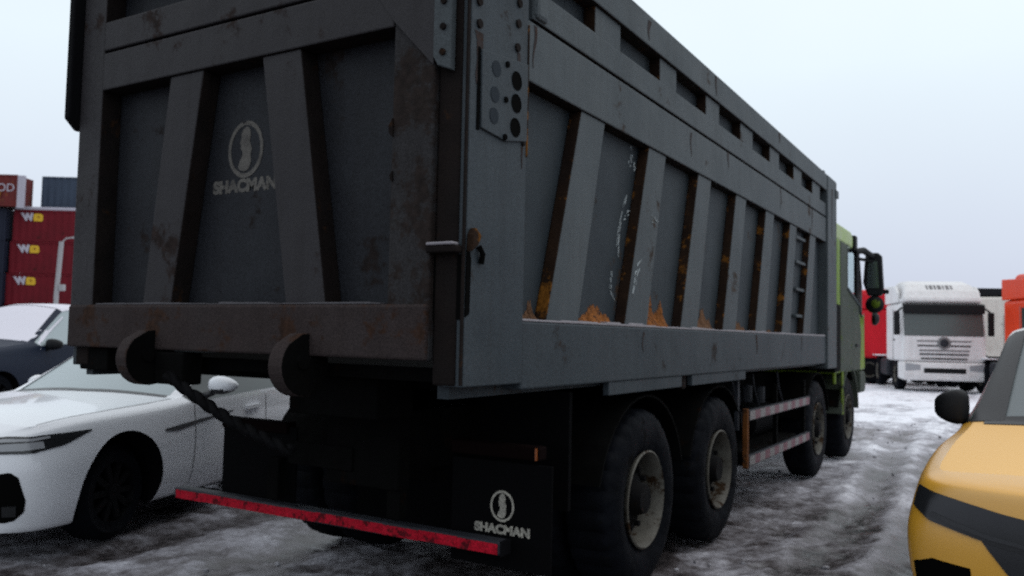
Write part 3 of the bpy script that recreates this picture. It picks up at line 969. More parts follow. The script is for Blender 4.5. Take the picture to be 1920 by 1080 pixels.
MB().box(XL, XR + 0.01, 9.56, 9.72, 2.76, 2.985).build('sun_visor', M['plastic'], cab, 0.02)
MB().box(-2.3, -1.6, 8.6, 9.1, 1.955, 2.15).build('seat', M['plastic'], cab, 0.05)
# mirrors
arm = MB().tube([(-0.04, 9.60, 2.76), (0.05, 9.75, 2.79), (0.13, 10.02, 2.72)], 0.045, 8)
arm.tube([(-0.04, 9.75, 2.68), (0.13, 10.02, 2.66)], 0.022, 8)
arm = arm.build('mirror_arm', M['plastic'], T, smooth=40)
mh = MB().prism([(0.0, 2.36), (0.03, 2.74), (0.07, 2.78), (0.20, 2.78), (0.245, 2.73), (0.27, 2.22), (0.23, 2.17), (0.06, 2.17)], 1, 10.02, 10.14).build('mirror_housing', M['plastic'], arm, 0.02)
MB().prism([(0.06, 2.28), (0.075, 2.66), (0.19, 2.66), (0.215, 2.28)], 1, 10.012, 10.019).build('mirror_face', M['mirror'], arm)
lm = MB().lathe([(0, 0.0), (0.02, 0.10), (0.06, 0.125), (0.12, 0.10), (0.15, 0.0)], (0.15, 10.0, 2.05), 1, 24).build('wide_mirror', M['plastic'], arm, smooth=50)
MB().lathe([(-0.012, 0.0), (-0.006, 0.045), (0.01, 0.06)], (0.17, 10.0, 2.06), 1, 20).build('wide_mirror_face', M['lime_guard'], arm, smooth=True)
MB().box(0.235, 0.33, 10.05, 10.12, 2.20, 2.26).build('mirror_lamp', M['plastic'], arm, 0.01)
MB().lathe([(0, 0.0), (0.01, 0.09), (0.06, 0.10), (0.10, 0.05), (0.11, 0)], (0.06, 10.42, 1.86), 0, 20).build('front_mirror', M['plastic'], arm, smooth=50)
# lower cab: bumper, step, arch edge, lime guard between the steer wheels
MB().prism([(9.93, 0.86), (9.95, 1.10), (10.42, 1.10), (10.48, 0.95), (10.42, 0.80), (10.0, 0.80)], 0, XL, XR).build('bumper', M['cab_dust'], T, 0.03)
for s in (1, -1):
    ar = MB()
    vs, fs = [], []
    n = 16
    for i in range(n + 1):
        t = R(5) + R(170) * i / n
        for rr in (0.62, 0.65):
            for xx in (-0.02, -0.45):
                vs.append((SX(xx, s), AX[3] + rr * math.cos(t), WR + 0.02 + rr * math.sin(t)))
    for i in range(n):
        b = i * 4
        fs += [(b, b + 1, b + 5, b + 4), (b + 2, b + 6, b + 7, b + 3), (b, b + 4, b + 6, b + 2), (b + 1, b + 3, b + 7, b + 5)]
    ar.add(vs, fs + [(0, 2, 3, 1), (n * 4, n * 4 + 1, n * 4 + 3, n * 4 + 2)])
    ar.build('arch_trim', M['cab_dust'], T, smooth=40)
    xbox(MB(), s, -0.035, -0.02, 8.50, 8.62, 0.60, 1.14).build('mudguard_edge', M['lime_guard'], T, 0.006)
    xbox(MB(), s, -0.05, -0.02, 8.0, 8.10, 1.0, 1.35).build('cab_mount', M['lime_guard'], T, 0.01)
    xbox(MB(), s, -0.30, 0.0, 9.80, 9.92, 0.86, 1.10).build('cab_step', M['cab_dust'], T, 0.02)
MB().box(-2.3, -0.25, 8.0, 8.12, 1.15, 2.5).build('air_intake', M['black'], T, 0.02)
MB().box(-0.24, -0.005, 7.96, 8.33, 1.14, 1.98).build('air_cleaner', M['black'], T, 0.03)
MB().box(-2.2, -0.35, 8.3, 10.0, 0.70, 1.11).build('engine_block', M['grime_and_shade'], T)


# ------------------------------------------------------------------ cars
def apply_mods(o):
    dg = bpy.context.evaluated_depsgraph_get()
    me = bpy.data.meshes.new_from_object(o.evaluated_get(dg))
    return me


def car_shell(stations, regions, mats, arches, rarch=0.37, creases=(), wheel_x=(0, -2.72)):
    """stations: list of (x-per-row or x, [(y,z)...]) half sections from underside centre to roof centre.
    returns a mesh (smooth, arches cut out) with a material index per region"""
    J = len(stations[0][1])
    ring = []
    verts, faces, fm = [], [], []
    for xs, pr in stations:
        idx = []
        for j, (y, z) in enumerate(pr):
            x = xs[j] if isinstance(xs, (list, tuple)) else xs
            verts.append((x, y, z))
            idx.append(len(verts) - 1)
        mir = []
        for j in range(J - 2, 0, -1):
            y, z = pr[j]
            x = xs[j] if isinstance(xs, (list, tuple)) else xs
            verts.append((x, -y, z))
            mir.append(len(verts) - 1)
        ring.append(idx + mir)
    n = len(ring[0])
    for i in range(len(ring) - 1):
        for k in range(n):
            j = k if k < J - 1 else (n - 1 - k)
            faces.append((ring[i][k], ring[i][(k + 1) % n], ring[i + 1][(k + 1) % n], ring[i + 1][k]))
            fm.append(regions(i, j))
    # caps as strips of quads across the section
    for rg, key in ((ring[0], 'nose'), (ring[-1], 'tail')):
        for j in range(J - 1):
            a, b = rg[j], rg[j + 1]
            c, d = rg[(n - j - 1) % n], rg[(n - j) % n]
            f = [a, b, c, d]
            f = [v for i_, v in enumerate(f) if v not in f[:i_]]
            if len(f) > 2:
                faces.append(tuple(f))
                fm.append(regions(key, j))
    me = bpy.data.meshes.new('shell')
    me.from_pydata(verts, [], faces)
    for m in mats:
        me.materials.append(m)
    me.polygons.foreach_set('material_index', fm)
    bm = bmesh.new()
    bm.from_mesh(me)
    bmesh.ops.recalc_face_normals(bm, faces=bm.faces)
    cl_ = bm.edges.layers.float.new('crease_edge')
    for e in bm.edges:
        fs_ = e.link_faces
        if len(fs_) == 2 and fs_[0].material_index != fs_[1].material_index:
            e[cl_] = 0.75
    bm.to_mesh(me)
    bm.free()
    rowof = {}
    for rg in ring:
        for k, v in enumerate(rg):
            rowof[v] = k if k < J else n - k
    bm = bmesh.new()
    bm.from_mesh(me)
    cl_ = bm.edges.layers.float.get('crease_edge')
    for e in bm.edges:
        a, b = e.verts[0].index, e.verts[1].index
        if rowof[a] == rowof[b]:
            for j, v in creases:
                if rowof[a] == j:
                    e[cl_] = max(e[cl_], v)
    bm.to_mesh(me)
    bm.free()
    o = bpy.data.objects.new('shell', me)
    COL.objects.link(o)
    sb = o.modifiers.new('s', 'SUBSURF')
    sb.levels = sb.render_levels = 3
    cut = MB()
    for ax in wheel_x:
        for sy in (1, -1):
            y0 = 0.55 if sy > 0 else -1.3
            cut.cyl((ax, y0, arches), 1, rarch, 0.75, 40, mi=len(mats) - 1)
    co = cut.build('cutter', mats)
    bo = o.modifiers.new('b', 'BOOLEAN')
    bo.operation = 'DIFFERENCE'
    bo.object = co
    bo.solver = 'EXACT'
    res = apply_mods(o)
    bpy.data.objects.remove(co)
    bpy.data.objects.remove(o)
    return res


def split_regions(me, names, mats, parent, inset):
    """one object per region (and per connected piece of glass)"""
    objs = {}
    bm0 = bmesh.new()
    bm0.from_mesh(me)
    for f in bm0.faces:
        if f.material_index == len(mats) - 1:
            f.material_index = 5
    for k, nm in enumerate(names):
        bm = bm0.copy()
        bmesh.ops.delete(bm, geom=[f for f in bm.faces if f.material_index != k], context='FACES')
        if not bm.faces:
            bm.free()
            continue
        bm.normal_update()
        if inset.get(nm):
            d = inset[nm]
            nv = [(v, v.normal.copy()) for v in bm.verts]
            for v, nr in nv:
                v.co -= nr * d
        # separate islands for glass
        islands = []
        if nm in ('side_window', 'windshield', 'rear_window', 'headlight'):
            seen = set()
            for f in bm.faces:
                if f in seen:
                    continue
                st, isl = [f], []
                seen.add(f)
                while st:
                    q = st.pop()
                    isl.append(q)
                    for e in q.edges:
                        for g in e.link_faces:
                            if g not in seen:
                                seen.add(g)
                                st.append(g)
                islands.append([q.index for q in isl])
        bm.faces.index_update()
        base = bpy.data.meshes.new(nm)
        bm.to_mesh(base)
        groups = islands if len(islands) > 1 else [None]
        bm.free()
        for gidx in groups:
            b2 = bmesh.new()
            b2.from_mesh(base)
            b2.faces.ensure_lookup_table()
            if gidx is not None:
                keep = set(gidx)
                bmesh.ops.delete(b2, geom=[f for f in b2.faces if f.index not in keep], context='FACES')
            for f in b2.faces:
                f.smooth = True
                f.material_index = 0
            m2 = bpy.data.meshes.new(nm)
            b2.to_mesh(m2)
            b2.free()
            m2.materials.clear()
            m2.materials.append(mats[k])
            m2.set_sharp_from_angle(angle=R(38))
            o = bpy.data.objects.new(nm, m2)
            COL.objects.link(o)
            attach(o, parent)
            objs.setdefault(nm, []).append(o)
    bm0.free()
    return objs


def bvh_of(me):
    return BVHTree.FromPolygons([v.co.copy() for v in me.vertices], [tuple(p.vertices) for p in me.polygons])


def patch(bvh, top, bot, name, mat, parent, off=0.006, nu=18, nv=6, ray=None):
    """a thin panel lying on the shell between two polylines, snapped to its surface"""
    A, B = resample(top, nu), resample(bot, nu)
    mb = MB()
    vs = []
    inner = []
    for i in range(nu):
        for j in range(nv):
            p = A[i].lerp(B[i], j / (nv - 1))
            if ray is not None:
                hit = bvh.ray_cast(p - Vector(ray) * 1.5, Vector(ray))
                if hit[0] is None:
                    hit = bvh.find_nearest(p)
            else:
                hit = bvh.find_nearest(p)
            q, nr = hit[0], hit[1]
            if nr.dot(q - Vector((q.x * 0.9 - 0.2, 0, 0.6))) < 0:
                nr = -nr
            vs.append(q + nr * off)
            inner.append(q - nr * 0.004)
    fs = [(i * nv + j, (i + 1) * nv + j, (i + 1) * nv + j + 1, i * nv + j + 1) for i in range(nu - 1) for j in range(nv - 1)]
    N = nu * nv
    border = [i * nv for i in range(nu)] + [(nu - 1) * nv + j for j in range(1, nv)] + [i * nv + nv - 1 for i in range(nu - 2, -1, -1)] + [j for j in range(nv - 2, 0, -1)]
    sk = [(border[k], border[(k + 1) % len(border)], border[(k + 1) % len(border)] + N, border[k] + N) for k in range(len(border))]
    mb.add(vs + inner, fs + sk)
    return mb.build(name, mat, parent, smooth=50)


def car_wheel(parent, x, y, r, w, tyre_m, rim_m, spokes=10):
    sgn = 1 if y > 0 else -1
    hub = MB().cyl((x, y - (0.05 if sgn > 0 else 0.0), r), 1, 0.06, 0.05, 16)
    for k in range(spokes):
        t = 2 * math.pi * k / spokes
        c, s_ = math.cos(t), math.sin(t)
        px, pz = -s_ * 0.022, c * 0.022
        r0, r1 = 0.05, r * 0.66
        vs = []
        for yy in (y - sgn * 0.01, y - sgn * 0.045):
            vs += [(x + c * r0 + px, yy, r + s_ * r0 + pz), (x + c * r0 - px, yy, r + s_ * r0 - pz), (x + c * r1 - px, yy, r + s_ * r1 - pz), (x + c * r1 + px, yy, r + s_ * r1 + pz)]
        hub.add(vs, [(0, 1, 2, 3), (7, 6, 5, 4), (0, 4, 5, 1), (1, 5, 6, 2), (2, 6, 7, 3), (3, 7, 4, 0)])
    wh = hub.build('wheel', rim_m, parent, 0.004)
    ri = r * 0.66
    MB().lathe([(-sgn * a, b) for a, b in [(0.0, ri - 0.01), (0.0, ri + 0.02), (-0.012, (r + ri) / 2), (0.005, r - 0.03), (0.03, r), (w - 0.03, r), (w, r - 0.03), (w, ri)]], (x, y, r), 1, 56).build('tyre', tyre_m, wh, smooth=40)
    MB().lathe([(-sgn * a, b) for a, b in [(0.0, ri + 0.003), (0.02, ri - 0.012), (w - 0.03, ri - 0.02), (w - 0.03, 0)]], (x, y, r), 1, 40).build('rim', rim_m, wh, smooth=40)
    return wh


def mirror_shell(parent, p, size, mat_top, mat_bot, y_sign, sq=0.8):
    """an egg-shaped door mirror on a foot"""
    mb = MB()
    n, m_ = 20, 10
    vs, fs, mi = [], [], []
    for i in range(m_ + 1):
        t = -math.pi / 2 + math.pi * i / m_
        for k in range(n):
            a = 2 * math.pi * k / n
            ca, sa = math.cos(a), math.sin(a)
            ct_ = math.cos(t) ** (1.0 if sq > 0.7 else 0.55) if abs(t) < 1.57 else 0.0
            ex = size[0] * ct_ * math.copysign(abs(ca) ** sq, ca)
            if ex < 0:
                ex *= 0.55
            ez = size[2] * ct_ * math.copysign(abs(sa) ** (sq - 0.05), sa) * (1 - 0.25 * y_sign * math.sin(t))
            vs.append((p[0] + ex, p[1] + size[1] * math.sin(t), p[2] + ez))
    f1, f2 = [], []
    for i in range(m_):
        for k in range(n):
            f = (i * n + k, i * n + (k + 1) % n, (i + 1) * n + (k + 1) % n, (i + 1) * n + k)
            zc = sum(vs[q][2] for q in f) / 4
            (f1 if zc > p[2] - size[2] * 0.45 else f2).append(f)
    mb.add(vs, f1, 0)
    b = len(mb.v) - len(vs)
    for f in f2:
        mb.f.append(tuple(b + q for q in f))
        mb.m.append(1)
    o = mb.build('door_mirror', [mat_top, mat_bot], parent, smooth=True)
    mb2 = MB().tube([(p[0], p[1] - y_sign * size[1] * 0.5, p[2] - size[2] * 0.6), (p[0] + 0.02, p[1] - y_sign * size[1] * 1.5, p[2] - size[2] * 1.5)], 0.03, 8)
    mb2.build('mirror_foot', mat_bot, o, smooth=True)
    return o


def sedan_stations(zf=1.0, z0=0.0, yf=1.0, nose_w=1.0, hood=0.0, roof=0.0, upright=0.0):
    """rows: 0 under centre,1 sill,2 lower side,3 crease,4 belt,5 pillar outer,6 pillar inner,7 mid,8 centre"""
    T_ = [
        ((0.86, 0.84, 0.90, 0.92, 0.90, 0.88, 0.86, 0.88, 0.90), [(0, .20), (.52 * nose_w, .20), (.58 * nose_w, .36), (.60 * nose_w, .56), (.56 * nose_w, .66), (.50 * nose_w, .69), (.44 * nose_w, .70), (.22, .71), (0, .71)]),
        (0.70, [(0, .19), (.74, .19), (.82, .36), (.82, .60), (.77, .72), (.71, .755), (.64, .765), (.32, .785), (0, .79)]),
        (0.40, [(0, .19), (.80, .19), (.885, .36), (.89, .63), (.83, .79), (.75, .83), (.67, .835), (.33, .865), (0, .87)]),
        (0.0, [(0, .19), (.81, .19), (.905, .36), (.91, .66), (.855, .845), (.77, .885), (.69, .885), (.34, .915), (0, .92)]),
        (-.40, [(0, .19), (.81, .19), (.90, .36), (.905, .68), (.865, .88), (.785, .925), (.70, .925), (.35, .955), (0, .965)]),
        ((-.78, -.78, -.78, -.78, -.76, -.74, -.70, -.64, -.60), [(0, .19), (.81, .19), (.895, .36), (.90, .69), (.875, .91), (.80, .955), (.725, .955), (.36, .985), (0, .995)]),
        ((-1.5, -1.5, -1.5, -1.5, -1.5, -1.50, -1.46, -1.40, -1.38), [(0, .19), (.81, .19), (.895, .36), (.90, .70), (.885, .945), (.645, 1.345), (.585, 1.385), (.30, 1.425), (0, 1.435)]),
        (-2.15, [(0, .19), (.81, .19), (.895, .36), (.90, .71), (.885, .965), (.63, 1.41), (.56, 1.435), (.30, 1.465), (0, 1.475)]),
        (-2.75, [(0, .19), (.81, .19), (.90, .36), (.905, .72), (.885, .985), (.62, 1.37), (.55, 1.395), (.30, 1.425), (0, 1.435)]),
        (-3.35, [(0, .19), (.80, .19), (.88, .36), (.89, .73), (.86, 1.01), (.72, 1.10), (.62, 1.12), (.3, 1.135), (0, 1.14)]),
        (-3.70, [(0, .22), (.74, .22), (.82, .38), (.83, .72), (.78, .98), (.70, 1.04), (.6, 1.06), (.3, 1.075), (0, 1.08)]),
        (-3.86, [(0, .30), (.56, .30), (.62, .42), (.62, .72), (.58, .92), (.52, .97), (.44, .98), (.22, .99), (0, .99)]),
    ]
    outl = []
    for k, (xs, pr) in enumerate(T_):
        p2 = []
        for j, (y, z) in enumerate(pr):
            zz = z0 + z * zf
            if j >= 3 and k <= 5:
                zz += hood * (0.4 if j == 3 else 1.0)
            if k > 5 and j == 4:
                zz += hood * 0.8
            if k > 5 and j >= 5:
                zz += roof
            p2.append((y * yf, zz))
        if upright and k == 0:
            xs = tuple(x + upright * (1 - abs(j - 4) * 0.1) for j, x in enumerate(xs))
        outl.append((xs, p2))
    return outl


def car_regions(i, j):
    # 0 body, 1 windshield, 2 side window, 3 rear window, 4 roof, 5 underbody
    if i == 'nose' or i == 'tail':
        return 0
    if j == 0:
        return 5
    if i == 5 and j in (6, 7):
        return 1
    if i in (5, 6, 7) and j == 4:
        return 2
    if i == 8 and j in (6, 7):
        return 3
    if i in (6, 7) and j in (5, 6, 7):
        return 4
    if i in (1, 2, 3, 4) and j in (5, 6, 7):
        return 6
    return 0


RNAMES = ['body', 'windshield', 'side_window', 'rear_window', 'roof', 'underbody', 'hood']


def make_car(root, st, paint, glass, side_glass, roof_m, arch_z, rarch, wheel_r, half_w, wheel_x=(0, -2.72), rim_m=None, hood_m=None):
    LOCAL[0] = True
    mats = [paint, glass, side_glass, glass, roof_m, M['black'], hood_m or paint, M['black']]
    me = car_shell(st, car_regions, mats, arch_z, rarch, creases=((3, 0.35), (4, 0.3)), wheel_x=wheel_x)
    objs = split_regions(me, RNAMES, mats, root, {'windshield': 0.008, 'side_window': 0.010, 'rear_window': 0.008})
    for ax in wheel_x:
        for sy in (1, -1):
            car_wheel(root, ax, sy * half_w, wheel_r, 0.22, M['rubber'], rim_m or M['alloy'])
    return me, bvh_of(me), objs


# --- white sedan
A_SED = math.atan2(-0.951, 0.309)
SED = thing('parked_sedan', 'white sedan parked behind the tipper with its front wheel in shadow', 'car', (-4.40, 0.77, 0), A_SED)
SED_ST = sedan_stations()
for k_, dz_ in ((0, 0.085), (1, 0.095), (2, 0.070), (3, 0.035), (4, 0.012)):
    SED_ST[k_] = (SED_ST[k_][0], [(y_, z_ + (dz_ if j_ >= 4 else 0)) for j_, (y_, z_) in enumerate(SED_ST[k_][1])])
me, bv, ob = make_car(SED, SED_ST, M['white_car'], M['pale_glass'], M['glass'], M['white_car'], 0.345, 0.425, 0.335, 0.80)
for sy in (1, -1):
    hl = patch(bv, [(0.875, sy * 0.40, 0.765), (0.72, sy * 0.72, 0.795), (0.50, sy * 0.83, 0.812), (0.32, sy * 0.875, 0.822)],
               [(0.90, sy * 0.42, 0.690), (0.74, sy * 0.76, 0.695), (0.54, sy * 0.86, 0.740), (0.32, sy * 0.885, 0.817)], 'headlight', M['lamp_glass'], SED, 0.006)
    patch(bv, [(0.88, sy * 0.42, 0.758), (0.72, sy * 0.72, 0.782), (0.62, sy * 0.78, 0.794)], [(0.885, sy * 0.43, 0.749), (0.72, sy * 0.74, 0.769), (0.62, sy * 0.79, 0.784)], 'light_strip', M['lamp_clear'], hl, 0.010, 14, 3)
    patch(bv, [(0.87, sy * 0.45, 0.738), (0.74, sy * 0.70, 0.756), (0.66, sy * 0.77, 0.764)], [(0.89, sy * 0.46, 0.706), (0.76, sy * 0.72, 0.714), (0.66, sy * 0.79, 0.724)], 'reflector', M['lamp_clear'], hl, 0.009, 14, 3)
    ve = patch(bv, [(0.86, sy * 0.58, 0.57), (0.82, sy * 0.68, 0.585), (0.79, sy * 0.72, 0.55), (0.765, sy * 0.76, 0.40)], [(0.87, sy * 0.58, 0.26), (0.84, sy * 0.65, 0.25), (0.80, sy * 0.71, 0.265), (0.765, sy * 0.76, 0.33)], 'bumper_vent', M['hole'], SED, 0.004)
    patch(bv, [(0.83, sy * 0.64, 0.37), (0.79, sy * 0.71, 0.37)], [(0.83, sy * 0.64, 0.30), (0.79, sy * 0.71, 0.30)], 'fog_lamp', M['lamp_glass'], ve, 0.014, 8, 6)
    tr = patch(bv, [(-0.42, sy * 0.9, 0.742), (-0.70, sy * 0.9, 0.764), (-1.35, sy * 0.9, 0.812)], [(-0.42, sy * 0.9, 0.722), (-0.58, sy * 0.9, 0.712), (-0.80, sy * 0.9, 0.740), (-1.35, sy * 0.9, 0.804)], 'fender_trim', M['dark_trim'], SED, 0.006)
    patch(bv, [(-0.80, sy * 0.9, 0.90), (-0.80, sy * 0.9, 0.24)], [(-0.808, sy * 0.9, 0.90), (-0.808, sy * 0.9, 0.24)], 'door_seam', M['hole'], SED, 0.0015, 14, 2)
    patch(bv, [(-1.90, sy * 0.9, 0.92), (-1.90, sy * 0.9, 0.24)], [(-1.908, sy * 0.9, 0.92), (-1.908, sy * 0.9, 0.24)], 'door_seam', M['hole'], SED, 0.0015, 14, 2)
    patch(bv, [(-1.55, sy * 0.9, 0.83), (-1.78, sy * 0.9, 0.84)], [(-1.55, sy * 0.9, 0.80), (-1.78, sy * 0.9, 0.81)], 'door_handle', M['white_car'], SED, 0.03, 8, 3)
    patch(bv, [(0.64, sy * 0.70, 0.865), (0.2, sy * 0.765, 0.915), (-0.3, sy * 0.78, 0.92), (-0.62, sy * 0.79, 0.955)], [(0.64, sy * 0.692, 0.865), (0.2, sy * 0.758, 0.915), (-0.3, sy * 0.772, 0.92), (-0.62, sy * 0.782, 0.955)], 'hood_seam', M['slat_grey'], SED, 0.0015, 20, 2)
    mirror_shell(SED, (-0.98 if sy > 0 else -1.12, sy * (1.02 if sy > 0 else 0.92), 1.045 if sy > 0 else 0.99), (0.075, 0.135 if sy > 0 else 0.07, 0.075), M['white_car'], M['dark_trim'], sy)
patch(bv, [(0.92, -0.5, 0.50), (0.93, 0, 0.52), (0.92, 0.5, 0.50)], [(0.9, -0.45, 0.25), (0.9, 0, 0.24), (0.9, 0.45, 0.25)], 'grille', M['dark_trim'], SED, 0.004)
patch(bv, [(-0.66, -0.70, 0.965), (-0.56, 0, 0.995), (-0.66, 0.70, 0.965)], [(-0.70, -0.70, 0.975), (-0.62, 0, 1.005), (-0.70, 0.70, 0.975)], 'wiper_cowl', M['dark_trim'], SED, 0.004)
LOCAL[0] = False

# --- navy SUV further back
A_SUV = math.atan2(-0.95, 0.31)
SUV = thing('parked_suv', 'dark navy SUV with snow-dusted roof and windscreen behind the white sedan', 'car', (-12.60, 4.15, 0), A_SUV)
me, bv, ob = make_car(SUV, sedan_stations(1.16, 0.06, 1.05, 1.1, 0.06, 0.16), M['navy_car'], M['roof_snow'], M['pale_glass'], M['roof_snow'], 0.37, 0.42, 0.37, 0.88)
for sy in (1, -1):
    mirror_shell(SUV, (-0.95, sy * 1.06, 1.20), (0.09, 0.15, 0.09), M['plastic'], M['plastic'], sy, 0.6)
    patch(bv, [(0.88, sy * 0.45, 0.80), (0.6, sy * 0.80, 0.86)], [(0.9, sy * 0.45, 0.72), (0.62, sy * 0.83, 0.76)], 'headlight', M['lamp_glass'], SUV, 0.006)
    patch(bv, [(-0.80, sy * 0.6, 1.12), (-1.10, sy * 0.7, 1.38), (-1.48, sy * 0.63, 1.64)], [(-0.80, sy * 0.8, 1.10), (-1.10, sy * 0.75, 1.36), (-1.48, sy * 0.66, 1.62)], 'pillar_trim', M['roof_snow'], SUV, 0.006, 14, 3)
LOCAL[0] = False

# --- yellow crossover close by on the right
YAW_Y = R(-90) - R(2)
YEL = thing('parked_crossover', 'yellow crossover in the near right corner with black door mirror', 'car', (2.38, 2.20, 0), YAW_Y)
st = []
for k, (xs, pr) in enumerate(sedan_stations()):
    wk = [1.48, 1.13, 1.05, 1.02, 0.97, 0.95, 0.95, 0.95, 0.95, 0.95, 0.95, 1.0][k]
    p2 = []
    for j, (y, z) in enumerate(pr):
        if j < 3:
            z = z * 1.3
        elif j == 3:
            z = z + 0.10
        elif k <= 5 or j == 4:
            z = 0.505 + 0.57 * z
        else:
            z = z + (0.22 if k < 9 else 0.12)
        p2.append((y * wk, z))
    st.append((xs, p2))
me, bv, ob = make_car(YEL, st, M['yellow_car'], M['hazy_glass'], M['glass'], M['white_truck'], 0.36, 0.41, 0.36, 0.89, hood_m=M['sheen_hood'])
for sy in (1, -1):
    hl = patch(bv, [(0.95, sy * 0.30, 0.775), (0.93, sy * 0.55, 0.815), (0.82, sy * 0.80, 0.862), (0.75, sy * 0.855, 0.878)],
               [(0.96, sy * 0.33, 0.640), (0.94, sy * 0.55, 0.675), (0.84, sy * 0.82, 0.742), (0.755, sy * 0.865, 0.785)], 'headlight', M['lamp_glass'], YEL, 0.010, 24, 6)
    patch(bv, [(0.95, sy * 0.36, 0.685), (0.93, sy * 0.60, 0.722), (0.83, sy * 0.80, 0.778)], [(0.95, sy * 0.36, 0.667), (0.93, sy * 0.60, 0.704), (0.83, sy * 0.81, 0.760)], 'light_strip', M['dark_trim'], hl, 0.016, 18, 3)
    ve = patch(bv, [(0.90, sy * 0.66, 0.56), (0.82, sy * 0.80, 0.58), (0.76, sy * 0.86, 0.55)], [(0.90, sy * 0.64, 0.32), (0.83, sy * 0.76, 0.32), (0.76, sy * 0.86, 0.36)], 'bumper_vent', M['hole'], YEL, 0.005)
    mirror_shell(YEL, (-0.84, sy * 0.88, 1.13), (0.10, 0.095, 0.100), M['plastic'], M['plastic'], sy, 0.5)
    patch(bv, [(-0.70, sy * 0.60, 1.06), (-1.1, sy * 0.55, 1.34), (-1.46, sy * 0.50, 1.60)], [(-0.72, sy * 0.77, 1.05), (-1.1, sy * 0.70, 1.32), (-1.46, sy * 0.62, 1.57)], 'pillar_trim', M['dark_trim'], YEL, 0.008, 16, 3)
patch(bv, [(0.95, -0.62, 0.69), (0.96, -0.3, 0.76), (0.96, 0.3, 0.76), (0.95, 0.62, 0.69)], [(0.93, -0.42, 0.42), (0.94, 0, 0.40), (0.93, 0.42, 0.42)], 'grille', M['dark_trim'], YEL, 0.006, 24, 8)
patch(bv, [(-0.66, -0.70, 1.05), (-0.58, 0, 1.07), (-0.66, 0.70, 1.05)], [(-0.74, -0.70, 1.09), (-0.68, 0, 1.12), (-0.74, 0.70, 1.09)], 'wiper_cowl', M['dark_trim'], YEL, 0.006)
LOCAL[0] = False


